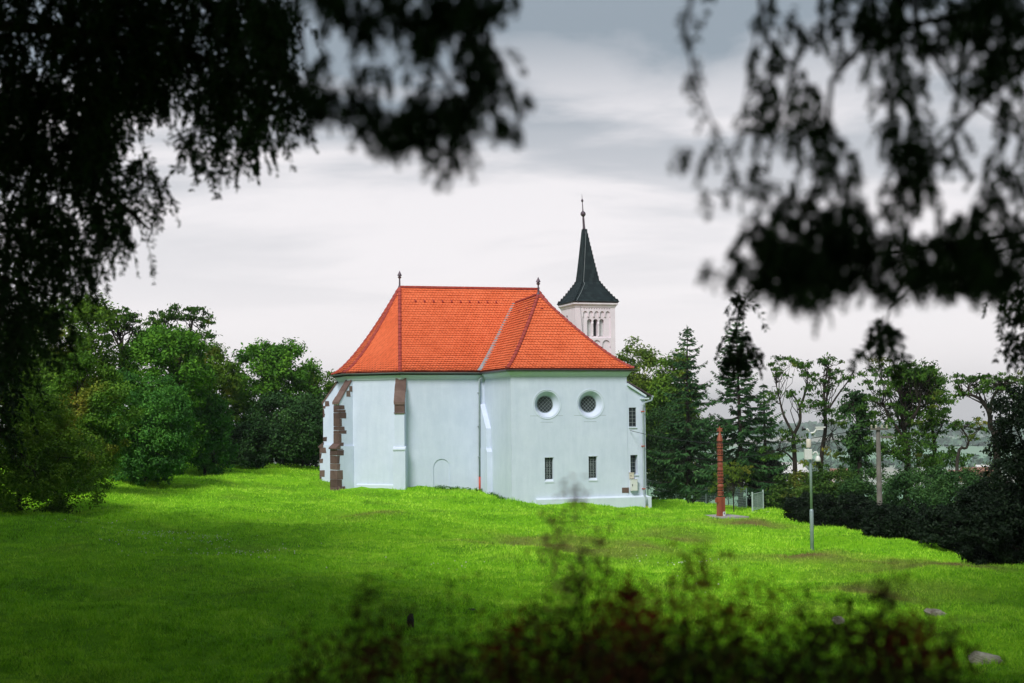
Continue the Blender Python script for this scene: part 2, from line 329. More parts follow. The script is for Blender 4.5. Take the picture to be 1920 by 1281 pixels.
def grid_mesh(name, xs, ys, zfun, mat):
    X, Y = np.meshgrid(xs, ys); x = X.ravel(); y = Y.ravel(); z = zfun(x, y)
    nx, ny = len(xs), len(ys)
    i = np.arange((nx - 1) * (ny - 1)); r = i // (nx - 1); c = i % (nx - 1)
    a = r * nx + c
    F = np.stack([a, a + 1, a + nx + 1, a + nx], 1).astype(np.int32)
    me = bpy.data.meshes.new(name); V = np.stack([x, y, z], 1).astype(np.float32)
    me.vertices.add(len(V)); me.vertices.foreach_set("co", V.ravel())
    me.loops.add(F.size); me.loops.foreach_set("vertex_index", F.ravel())
    me.polygons.add(len(F)); me.polygons.foreach_set("loop_start", np.arange(0, F.size, 4, dtype=np.int32))
    me.update(calc_edges=True); me.polygons.foreach_set("use_smooth", np.ones(len(F), bool))
    me.materials.append(mat)
    o = bpy.data.objects.new(name, me); COL.objects.link(o); return o, x, y

def ground_mat():
    m, nt, o = new_mat('turf'); b = principled(nt, 0.95, 0.1)
    f = spread(nt, nmath(nt, 'ADD', nmath(nt, 'MULTIPLY', noise(nt, 0.35, 5, 0.6), 0.5), nmath(nt, 'MULTIPLY', noise(nt, 5.0, 6, 0.7), 0.5)), 0.35, 0.66)
    c = ramp(nt, f, [(0.070, 0.210, 0.005), (0.160, 0.390, 0.009), (0.260, 0.500, 0.014)])
    a = nt.nodes.new("ShaderNodeAttribute"); a.attribute_name = "dry"
    c = mixcol(nt, a.outputs["Fac"], c, (0.16, 0.12, 0.045))
    nt.links.new(c, b.inputs["Base Color"]); bump(nt, b, noise(nt, 14, 6, 0.7), 0.8, 0.06)
    nt.links.new(b.outputs[0], o.inputs[0]); return m
def grass_mat():
    m, nt, o = new_mat('grass_blade'); b = principled(nt, 0.6, 0.2)
    f = spread(nt, nmath(nt, 'ADD', nmath(nt, 'MULTIPLY', noise(nt, 0.25, 4, 0.6), 0.45), nmath(nt, 'MULTIPLY', noise(nt, 1.9, 5, 0.65), 0.55)), 0.38, 0.62)
    f = nmath(nt, 'ADD', nmath(nt, 'MULTIPLY', f, 0.6), nmath(nt, 'MULTIPLY', island(nt), 0.4))
    c = ramp(nt, f, [(0.080, 0.215, 0.008), (0.250, 0.575, 0.018), (0.440, 0.760, 0.044), (0.600, 0.830, 0.110)], [0.08, 0.40, 0.70, 1.0])
    a = nt.nodes.new("ShaderNodeAttribute"); a.attribute_name = "dry"
    c = mixcol(nt, a.outputs["Fac"], c, mixcol(nt, island(nt), (0.13, 0.085, 0.03), (0.36, 0.29, 0.11)))
    nt.links.new(c, b.inputs["Base Color"])
    t = nt.nodes.new("ShaderNodeBsdfTranslucent"); nt.links.new(c, t.inputs[0])
    ms = nt.nodes.new("ShaderNodeMixShader"); ms.inputs[0].default_value = 0.22
    nt.links.new(b.outputs[0], ms.inputs[1]); nt.links.new(t.outputs[0], ms.inputs[2]); nt.links.new(ms.outputs[0], o.inputs[0]); return m
g, gx, gy = grid_mesh('ground', np.arange(-66, 62.1, 0.5), np.arange(-14, 140.1, 0.5), H, ground_mat())
tag(g, kind='structure')
at_ = g.data.attributes.new("dry", 'FLOAT', 'POINT'); at_.data.foreach_set("value", dryness(gx, gy).astype(np.float32))

def hazed_fields_mat():
    m, nt, o = new_mat('far_fields_hazed'); b = principled(nt, 0.95, 0.1)
    pos = nt.nodes.new("ShaderNodeNewGeometry").outputs["Position"]
    mp = nt.nodes.new("ShaderNodeMapping"); mp.inputs["Scale"].default_value = (0.0032, 0.0016, 0); mp.inputs["Rotation"].default_value = (0, 0, 0.25); nt.links.new(pos, mp.inputs[0])
    vo = nt.nodes.new("ShaderNodeTexVoronoi"); vo.inputs["Scale"].default_value = 1.0; nt.links.new(mp.outputs[0], vo.inputs["Vector"])
    sp = nt.nodes.new("ShaderNodeSeparateColor"); nt.links.new(vo.outputs["Color"], sp.inputs[0])
    c = ramp(nt, sp.outputs[0], [(0.46, 0.43, 0.38), (0.22, 0.42, 0.24), (0.52, 0.46, 0.42), (0.16, 0.34, 0.28), (0.30, 0.52, 0.28), (0.46, 0.41, 0.40)])  # pale field colours already hold part of the distance haze
    c = mixcol(nt, spread(nt, noise(nt, 0.02, 5, 0.6), 0.3, 0.8), c, (0.26, 0.36, 0.28))
    nt.links.new(c, b.inputs["Base Color"]); nt.links.new(b.outputs[0], o.inputs[0]); return m
rr = np.concatenate([np.linspace(66, 200, 22), np.geomspace(210, 6500, 70)]); aa = np.linspace(0, 2 * pi, 181)
mbv = []; R_, A_ = np.meshgrid(rr, aa); fx = (R_ * np.sin(A_)).ravel(); fy = (55 + R_ * np.cos(A_)).ravel(); fz = H(fx, fy)
inside = (fx > -66) & (fx < 62) & (fy > -14) & (fy < 140)
fz = np.where(inside, fz - 1.0, fz)
nr = len(rr); fq = [(i * nr + j, i * nr + j + 1, (i + 1) * nr + j + 1, (i + 1) * nr + j) for i in range(len(aa) - 1) for j in range(nr - 1)]
me = bpy.data.meshes.new('hills'); me.from_pydata(np.stack([fx, fy, fz], 1).tolist(), [], fq); me.update(); me.materials.append(hazed_fields_mat())
me.polygons.foreach_set("use_smooth", [True] * len(me.polygons))
hills = bpy.data.objects.new('hills', me); COL.objects.link(hills); tag(hills, kind='structure')

# ------------------------------------------------------------------ church
church = thing('church', 'white plastered church with orange tiled roof, brown stone buttresses and slender slate spire', 'church', CO, TH)
ZE = 7.45; OV = 0.32
FOOT = [(0.05, 5.5), (-5.1, 5.5), (-7.74, 8.14), (-7.74, 11.86), (-5.1, 14.5), (8.6, 14.5), (8.6, 5.5)]   # nave and apse, clockwise seen from above

def offset_path(path, d, closed):
    """offset to the LEFT-hand outside (outward normal of a path that runs with the building on its right)"""
    n = len(path); outp = []
    def nrm(a, b):
        t = Vector((b[0] - a[0], b[1] - a[1])); t.normalize(); return Vector((-t.y, t.x)) * -1 if False else Vector((-t.y, t.x))
    for i in range(n):
        a = nrm(path[i - 1], path[i]) if (i > 0 or closed) else nrm(path[i], path[i + 1])
        b = nrm(path[i], path[(i + 1) % n]) if (i < n - 1 or closed) else a
        m = a + b; m = m / m.dot(m) * 2 if m.length > 1e-6 else a
        outp.append((path[i][0] + m.x * d, path[i][1] + m.y * d))
    return outp
# outward test: wall from (0,5.5) to (-5.1,5.5): t=(-1,0) -> (-t.y,t.x)=(0,-1) = outwards (towards the camera). good.
def sweep(mb, path, prof, closed=False):
    """prof: list of (out, z) closed polygon"""
    n = len(path); rings = []
    for o_, z_ in prof: rings.append([(p[0], p[1], z_) for p in offset_path(path, o_, closed)])
    m = len(prof); vs = [rings[k][i] for i in range(n) for k in range(m)]
    fs = []
    for i in range(n if closed else n - 1):
        j = (i + 1) % n
        fs += [(i * m + k, i * m + (k + 1) % m, j * m + (k + 1) % m, j * m + k) for k in range(m)]
    if not closed: fs += [tuple(range(m)), tuple((n - 1) * m + k for k in range(m))[::-1]]
    mb.add(vs, fs)
def extrude_foot(mb, foot, z0, z1):
    n = len(foot); vs = [(x, y, z0) for x, y in foot] + [(x, y, z1) for x, y in foot]
    mb.add(vs, [tuple(range(n)), tuple(range(2 * n - 1, n - 1, -1))] + [(i, i + n, (i + 1) % n + n, (i + 1) % n) for i in range(n)])
def cut(obj, cutters):
    """boolean-subtract a MB from an object, result baked into the mesh"""
    c = bpy.data.objects.new('cutter', cutters.mesh('cutter', True)); COL.objects.link(c)
    par = obj.parent; obj.parent = None
    md = obj.modifiers.new('b', 'BOOLEAN'); md.operation = 'DIFFERENCE'; md.solver = 'EXACT'; md.use_self = True; md.object = c
    dg = bpy.context.evaluated_depsgraph_get()
    me = bpy.data.meshes.new_from_object(obj.evaluated_get(dg)); obj.modifiers.clear(); old = obj.data; obj.data = me
    bpy.data.meshes.remove(old); bpy.data.objects.remove(c); obj.parent = par
def arch_poly(w, h, n=10):
    """rect of width w with semicircular head, total height h, centred on x=0, base z=0"""
    r = w / 2; p = [(-r, 0), (r, 0)]
    return p + [(r * cos(pi * k / n), h - r + r * sin(pi * k / n)) for k in range(n + 1)]

# --- walls
mb = MB(); extrude_foot(mb, FOOT, -2.0, ZE - 0.02)
nave_wall = mb.build('nave_wall', M['plaster'], church)
c = MB(); c.prism(arch_poly(1.0, 2.6), Matrix.Translation((-2.66, 5.4, -0.28)) @ Matrix.Diagonal((1, 0.145, 1, 1)))
cut(nave_wall, c)
TFOOT = [(6.98, 0), (0, 0), (0, 5.8), (6.98, 5.8)]
mb = MB(); extrude_foot(mb, TFOOT, -2.0, ZE - 0.03)
tr_wall = mb.build('transept_wall', M['plaster'], church)
c = MB()
RW = [(2.12, 5.47), (4.74, 5.47)]
def frustum(mb, cx, cz, v0, r0, v1, r1, n=40):
    vs = [(cx + r0 * cos(2 * pi * k / n), v0, cz + r0 * sin(2 * pi * k / n)) for k in range(n)] + [(cx + r1 * cos(2 * pi * k / n), v1, cz + r1 * sin(2 * pi * k / n)) for k in range(n)]
    mb.add(vs, [tuple(range(n)), tuple(range(2 * n - 1, n - 1, -1))] + [(k, k + n, (k + 1) % n + n, (k + 1) % n) for k in range(n)])
for x, z in RW: frustum(c, x, z, -0.1, 0.80, 0.42, 0.475)
LW = [(2.21, 1.24, 2.46), (4.84, 1.26, 2.48)]
for x, z0, z1 in LW: c.box((x - 0.25, -0.1, z0 - 0.2), (x + 0.25, 0.22, z1))
cut(tr_wall, c)
AFOOT = [(8.12, 0.03), (6.95, 0.03), (6.95, 5.2), (8.12, 5.2)]
mb = MB(); A0, A1 = 6.62, 5.98
vs = [(x, y, -2.0) for x, y in AFOOT] + [(8.12, 0.03, A1), (6.95, 0.03, A0), (6.95, 5.2, A0), (8.12, 5.2, A1)]
mb.add(vs, [(0, 1, 2, 3), (7, 6, 5, 4)] + [(i, i + 4, (i + 1) % 4 + 4, (i + 1) % 4) for i in range(4)])
an_wall = mb.build('annex_wall', M['plaster'], church)
c = MB(); c.box((7.10, -0.1, 4.14), (7.55, 0.15, 5.25)); c.box((7.16, -0.1, 1.40), (7.60, 0.36, 2.52)); cut(an_wall, c)

# --- windows
def lattice(mb, inside, x0, x1, z0, z1, step, v, t=0.012, ang=45):
    """diagonal lead bars clipped to inside(x,z)"""
    for sgn in (1, -1):
        a = radians(ang) * sgn; dx, dz = cos(a), sin(a); nx, nz_ = -dz, dx
        cx, cz = (x0 + x1) / 2, (z0 + z1) / 2; Rr = max(x1 - x0, z1 - z0)
        k = -int(Rr / step) - 1
        while k * step <= Rr:
            o = k * step; run = []
            for j in range(-60, 61):
                s_ = j / 60 * Rr; p = (cx + nx * o + dx * s_, cz + nz_ * o + dz * s_)
                if inside(*p): run.append(p)
            if len(run) > 1:
                a_, b_ = run[0], run[-1]
                mb.add([(a_[0] + nx * t, v, a_[1] + nz_ * t), (b_[0] + nx * t, v, b_[1] + nz_ * t), (b_[0] - nx * t, v, b_[1] - nz_ * t), (a_[0] - nx * t, v, a_[1] - nz_ * t)], [(0, 1, 2, 3)])
            k += 1
for x, z in RW:
    g_ = MB(); frustum(g_, x, z, 0.385, 0.487, 0.40, 0.48)
    wn = g_.build('round_window', M['glass'], church)
    l_ = MB(); lattice(l_, lambda a, b: (a - x) ** 2 + (b - z) ** 2 < 0.46 ** 2, x - .46, x + .46, z - .46, z + .46, 0.155, 0.376, 0.0075); l_.build('lead_lattice', M['lead'], wn, fix=False)
    f_ = MB(); f_.tube([(x + .47 * cos(2 * pi * k / 32), 0.375, z + .47 * sin(2 * pi * k / 32)) for k in range(33)], 0.018, 6, False); f_.build('frame', M['zinc'], wn)
    f_ = MB(); f_.tube([(x + .83 * cos(2 * pi * k / 40), -0.004, z + .83 * sin(2 * pi * k / 40)) for k in range(41)], 0.022, 6, False); f_.build('rim_moulding', M['plaster_trim'], wn)
def grille_window(x, z0, z1, hw, v, ornate=True, name='barred_window', sill=True):
    g_ = MB(); g_.box((x - hw, v, z0), (x + hw, v + 0.02, z1)); wn = g_.build(name, M['glass'], church)
    l_ = MB(); t = 0.009
    for k in range(4 if ornate else 3):
        xx = x - hw + 2 * hw * k / (3 if ornate else 2); l_.box((xx - t, v - 0.03, z0), (xx + t, v - 0.015, z1))
    nrow = 4 if ornate else 5
    for k in range(nrow + 1):
        zz_ = z0 + (z1 - z0) * k / nrow; l_.box((x - hw, v - 0.032, zz_ - t), (x + hw, v - 0.013, zz_ + t))
        if ornate and k < nrow:
            cz = z0 + (z1 - z0) * (k + .5) / nrow
            for s_ in (-1, 1):
                l_.tube([(x + s_ * hw * .34 + .055 * cos(2 * pi * q / 10), v - 0.036, cz + .075 * sin(2 * pi * q / 10)) for q in range(11)], 0.010, 5, False)
    l_.build('grille', M['lead'], wn)
    if sill:
        s_ = MB(); s_.add([(x - hw - .03, -0.03, z0 - .20), (x + hw + .03, -0.03, z0 - .20), (x + hw + .03, -0.03, z0 - .13), (x - hw - .03, -0.03, z0 - .13),
                           (x - hw - .03, v - .01, z0 - .20), (x + hw + .03, v - .01, z0 - .20), (x + hw + .03, v - .01, z0 + .0), (x - hw - .03, v - .01, z0 + .0)],
                          [(0, 1, 2, 3), (7, 6, 5, 4), (0, 4, 5, 1), (1, 5, 6, 2), (2, 6, 7, 3), (3, 7, 4, 0)]); s_.build('sill', M['plaster_trim'], wn)
        s_ = MB(); s_.box((x - hw - .05, -0.025, z1 + .003), (x + hw + .05, -0.003, z1 + .05)); s_.box((x - .05, -0.028, z1 + .05), (x + .05, -0.003, z1 + .09)); s_.build('window_head', M['plaster_trim'], wn)
    return wn
for x, z0, z1 in LW: grille_window(x, z0, z1, 0.235, 0.17)
w1 = grille_window(7.325, 4.17, 5.24, 0.215, 0.11, False, 'annex_window', False)
w2 = grille_window(7.36, 1.43, 2.50, 0.20, 0.32, False, 'annex_window', False)
mb = MB(); mb.box((7.08, -0.03, 4.06), (7.57, 0.10, 4.137)); mb.build('sill', M['plaster_trim'], w1); mb = MB(); mb.box((7.14, -0.03, 1.33), (7.62, 0.10, 1.397)); mb.build('sill', M['plaster_trim'], w2)

# --- cornices, soffit, gutters
apse_path = FOOT[0:5]
tr_path = [(7.02, 5.8), (6.98, 0), (0, 0), (0, 5.4)]
tr_path = [(6.98, 3.0), (6.98, 0), (0, 0), (0, 5.45)]
mb = MB(); sweep(mb, apse_path, [(-.1, ZE - .42), (.05, ZE - .42), (.07, ZE - .36), (.10, ZE - .30), (.18, ZE - .20), (.18, ZE - .16), (-.1, ZE - .16)])
mb.build('nave_cornice', M['plaster_trim'], church)
mb = MB(); sweep(mb, tr_path, [(-.1, ZE - .40), (.05, ZE - .40), (.08, ZE - .32), (.20, ZE - .17), (.20, ZE - .13), (-.1, ZE - .13)])
mb.build('transept_cornice', M['plaster_trim'], church)
mb = MB(); sweep(mb, apse_path, [(-.05, ZE - .155), (.25, ZE - .155), (.25, ZE - .02), (-.05, ZE - .02)]); mb.build('nave_soffit_shade', M['black'], church)  # black box paints the eaves shade below the gutter
mb = MB(); sweep(mb, tr_path, [(-.05, ZE - .125), (.24, ZE - .125), (.24, ZE - .02), (-.05, ZE - .02)]); mb.build('transept_soffit', M['zinc'], church)
def gut(off, zc, r=0.075): return [(off + r * cos(a), zc + r * sin(a)) for a in [pi + pi * k / 8 for k in range(9)]] + [(off + r * .8, zc + .01), (off - r * .8, zc + .01)]
mb = MB(); sweep(mb, apse_path, gut(.36, ZE - .02)); mb.build('nave_gutter', M['gutter'], church)
mb = MB(); sweep(mb, tr_path, gut(.36, ZE - .02)); mb.build('transept_gutter', M['finial'], church)

# --- roofs
def hipf(c, e, k, z0=ZE): return lambda t: np.array([c[0] + (e[0] - c[0]) * t, c[1] + (e[1] - c[1]) * t, z0 + (e[2] - z0) * t ** k])
def tile_face(mb, under, Lf, Rf, pitch, width, scallop=True, raise_=0.078, seed=1):
    rg = random.Random(seed)
    ts = np.linspace(0, 1, 201); Lp = np.array([Lf(t) for t in ts]); Rp = np.array([Rf(t) for t in ts]); mid = (Lp + Rp) / 2
    e = Rp[0] - Lp[0]; e[2] = 0
    if np.linalg.norm(e) < 1e-3: e = Rp[100] - Lp[100]; e[2] = 0
    e /= np.linalg.norm(e)
    # slope length measured perpendicular to the eave
    perp = np.array([-e[1], e[0], 0.0]); pr = np.stack([mid @ perp, mid[:, 2]], 1)
    s = np.concatenate([[0], np.cumsum(np.linalg.norm(np.diff(pr, axis=0), axis=1))])
    nrow = max(1, int(round(s[-1] / pitch))); pit = s[-1] / nrow
    idx = np.linspace(0, 200, 31).astype(int)
    uv = [p - np.array([0, 0, .012]) for i in idx for p in (Lp[i], Rp[i])]
    under.add(uv, [(2 * i, 2 * i + 1, 2 * i + 3, 2 * i + 2) for i in range(30)])
    for k in range(nrow):
        t0 = np.interp(k * pit, s, ts); t1 = np.interp(min((k + 1.0) * pit, s[-1]), s, ts)
        p0, p1, q0 = Lf(t0), Rf(t0), None
        a0, a1 = p0 @ e, p1 @ e
        if a1 - a0 < 0.04: continue
        m0 = (p0 + p1) / 2; m1 = (Lf(t1) + Rf(t1)) / 2
        gdir = perp * ((m1 - m0) @ perp) + np.array([0, 0, (m1 - m0)[2]]); gdir /= np.linalg.norm(gdir) + 1e-9
        nn = np.cross(e, gdir)
        if nn[2] < 0: nn = -nn
        off = (k % 2) * width / 2; j = math.floor((a0 - off) / width)
        while j * width + off < a1:
            x0 = max(j * width + off, a0); x1 = min((j + 1) * width + off, a1); j += 1
            if x1 - x0 < 0.015: continue
            gp = 0.004; x0 += gp; x1 -= gp
            def P(x, up, hgt):
                f_ = (x - a0) / (a1 - a0); b = p0 + (p1 - p0) * f_; return b + gdir * up + nn * hgt
            hr = raise_ * (0.85 + 0.3 * rg.random()); top = pit * 1.5; dz = rg.uniform(-.006, .006)
            if scallop and x1 - x0 > width * 0.5:
                wv = x1 - x0; low = [(x0, pit * .24), (x0 + wv * .15, pit * .07), (x0 + wv * .5, -pit * .04), (x0 + wv * .85, pit * .07), (x1, pit * .24)]
            else: low = [(x0, dz), (x1, dz)]
            vs = [P(x0, top, .003), P(x1, top, .003)] + [P(x, y + dz, hr) for x, y in reversed(low)] 
            nl = len(low); fs = [tuple(range(2 + nl))]
            mb.add(vs, fs)
def caps(mb, curve, step=0.33, r=0.105, start=0.0, lift=0.03):
    ts = np.linspace(start, 1, 200); P_ = np.array([curve(t) for t in ts]); s = np.concatenate([[0], np.cumsum(np.linalg.norm(np.diff(P_, axis=0), axis=1))])
    n = max(1, int(s[-1] / step)); st = s[-1] / n
    for i in range(n):
        a = np.array([np.interp(i * st - .02, s, P_[:, q]) for q in range(3)]); b = np.array([np.interp(min((i + 1.12) * st, s[-1]), s, P_[:, q]) for q in range(3)])
        d = b - a; d /= np.linalg.norm(d); side = np.cross(d, [0, 0, 1.0]); side /= np.linalg.norm(side) + 1e-9; up = np.cross(side, d)
        vs = []
        for c_, rad_, li in ((a, r * 1.1, lift + .02), (b, r * .92, lift - .005)):
            for q in range(9):
                an = pi * (-0.08 + 1.16 * q / 8); vs.append(c_ + side * rad_ * cos(an) + up * (rad_ * sin(an) * .85 + li))
        mb.add(vs, [(q, q + 1, q + 10, q + 9) for q in range(8)] + [tuple(range(9))])
KN, KT = 1.36, 1.24
EF = offset_path(FOOT, OV, True)
eB, eA, eA2, eB2, eNE, eSE = EF[1], EF[2], EF[3], EF[4], EF[5], EF[6]
RL = (-4.15, 10.0, 12.83); RR = (4.85, 10.0, 12.86)
t_ = MB(); u_ = MB()
hB, hA, hA2, hB2, hSE, hNE = hipf(eB, RL, KN), hipf(eA, RL, KN), hipf(eA2, RL, KN), hipf(eB2, RL, KN), hipf(eSE, RR, KN), hipf(eNE, RR, KN)
PW, PP = 0.19, 0.195
tile_face(t_, u_, hB, hSE, PP, PW, seed=2); tile_face(t_, u_, hA, hB, PP, PW, seed=3); tile_face(t_, u_, hA2, hA, PP, PW, seed=4)
tile_face(t_, u_, hB2, hA2, PP, PW, seed=5); tile_face(t_, u_, hSE, hNE, PP, PW, seed=6); tile_face(t_, u_, hNE, hB2, .35, .35, seed=7)
nroof = t_.build('nave_roof', M['tile'], church, fix=False); u_.build('underlay', M['tile_under'], nroof, fix=False)
t_ = MB(); u_ = MB()
TE = (2.65, 3.0, 11.92); TBK = (3.25, 9.6, 11.92); ZT = ZE + 0.02
def vnave(z): return eB[1] + (10 - eB[1]) * max(0, (z - ZE) / (12.83 - ZE)) ** (1 / KN)
LFc = (-OV, -OV); RFc = (6.98 + OV, -OV)
hLF, hRF = hipf(LFc, TE, KT, ZT), hipf(RFc, TE, KT, ZT)
def valley(t):
    z = ZT + (TE[2] - ZT) * t ** KT; v = vnave(z); f_ = (v - TE[1]) / (TBK[1] - TE[1]) ; ur = TE[0] + (TBK[0] - TE[0]) * f_
    return np.array([-OV + (ur + OV) * t, v, z])
def vright(t):
    z = ZT + (TE[2] - ZT) * t ** KT; v = vnave(z); f_ = (v - TE[1]) / (TBK[1] - TE[1]); ur = TE[0] + (TBK[0] - TE[0]) * f_
    return np.array([RFc[0] + (ur - RFc[0]) * t, v + .15, z])
tile_face(t_, u_, hLF, hRF, PP, PW, seed=12); tile_face(t_, u_, lambda t: valley(t) + np.array([0, .18, 0]), hLF, PP, PW, seed=13); tile_face(t_, u_, hRF, vright, PP, PW, seed=14)
troof = t_.build('transept_roof', M['tile'], church, fix=False); u_.build('underlay', M['tile_under'], troof, fix=False)
c_ = MB()
for h_ in (hB, hA, hA2, hB2, hSE, hNE): caps(c_, h_)
caps(c_, lambda t: np.array(RL) * (1 - t) + np.array(RR) * t, .36, .10); c_.build('ridge_cap', M['ridge'], nroof, fix=False)
c_ = MB(); caps(c_, hLF); caps(c_, hRF); caps(c_, lambda t: np.array(TE) * (1 - t) + (valley(1.0) + np.array([0, .1, 0])) * t, .34, .10); c_.build('ridge_cap', M['ridge'], troof, fix=False)
mb = MB(); vs = []
for k in range(31):
    p = valley(k / 30); vs += [p + np.array([-.19, 0, .11]), p + np.array([0, 0, .085]), p + np.array([0.02, -.21, .11])]
mb.add(vs, [(3 * k + q, 3 * k + q + 1, 3 * k + q + 4, 3 * k + q + 3) for k in range(30) for q in range(2)]); mb.build('valley_flashing', M['zinc'], church, fix=False)
# small vent tiles below the ridge
mb = MB(); zf = 0.86
for k in range(12):
    uu = -3.3 + k * 0.58; p = np.array([uu, eB[1] + (10 - eB[1]) * .875, ZE + (12.83 - ZE) * .875 ** KN])
    if uu > 2.2: continue
    mb = MB(); mb.tube([p + np.array([0, -.12, -.02]), p + np.array([0, .10, .13])], [.075, .05], 8); mb.build('vent_tile', M['ridge'], nroof)
for k in range(2):
    p = hLF(.86) * (.75 - .3 * k) + valley(.86) * (.25 + .3 * k); mb = MB(); mb.tube([p + np.array([-.1, 0, 0]), p + np.array([.08, 0, .12])], [.07, .05], 8); mb.build('vent_tile', M['ridge'], troof)
p = hLF(.84) * .6 + hRF(.84) * .4; mb = MB(); mb.tube([p + np.array([0, -.1, 0]), p + np.array([0, .08, .12])], [.07, .05], 8)
mb.build('vent_tile', M['ridge'], troof)
# annex lean-to roof
mb = MB(); n_ = 12
vs = []
for z_off in (0.05, 0.13):
    vs += [(6.99, -.16, A0 + z_off + .02), (8.48, -.16, A1 - .17 + z_off), (8.48, 5.3, A1 - .17 + z_off), (6.99, 5.3, A0 + z_off + .02)]
mb.add(vs, [(0, 3, 2, 1), (4, 5, 6, 7), (0, 1, 5, 4), (1, 2, 6, 5), (2, 3, 7, 6), (3, 0, 4, 7)]); aroof = mb.build('annex_roof', M['finial'], church)
mb = MB(); mb.tube([(8.50, -.22, A1 - .10), (8.50, 5.3, A1 - .10)], .065, 8); mb.build('annex_gutter', M['zinc'], aroof)
mb = MB(); vs = [(6.99, -.14, A0 - .10), (8.12, -.14, A1 - .13), (8.14, -.14, A1 - .03), (6.99, -.14, A0 + .045), (6.99, .03, A0 - .10), (8.12, .03, A1 - .13), (8.14, .03, A1 - .03), (6.99, .03, A0 + .045)]
mb.add(vs, [(0, 1, 2, 3), (7, 6, 5, 4), (0, 4, 5, 1), (1, 5, 6, 2), (2, 6, 7, 3), (3, 7, 4, 0)]); mb.box((7.8, -.10, 5.72), (8.32, .03, 5.80)); mb.build('annex_verge', M['plaster_trim'], aroof)

# --- finials on the roofs
def finial(p, h, name='roof_finial'):
    mb = MB(); x, y, z = p
    mb.lathe([(.16, -.25), (.10, 0), (.055, .10), (.045, h * .52), (.10, h * .56), (.13, h * .60), (.05, h * .66), (.15, h * .70), (.10, h * .80), (.03, h * .95), (.008, h)], 10, (x, y, z))
    mb.build(name, M['finial'], church)
finial((RL[0], RL[1], RL[2] + .08), 1.0); finial((TE[0], TE[1], TE[2] + .08), 1.0)

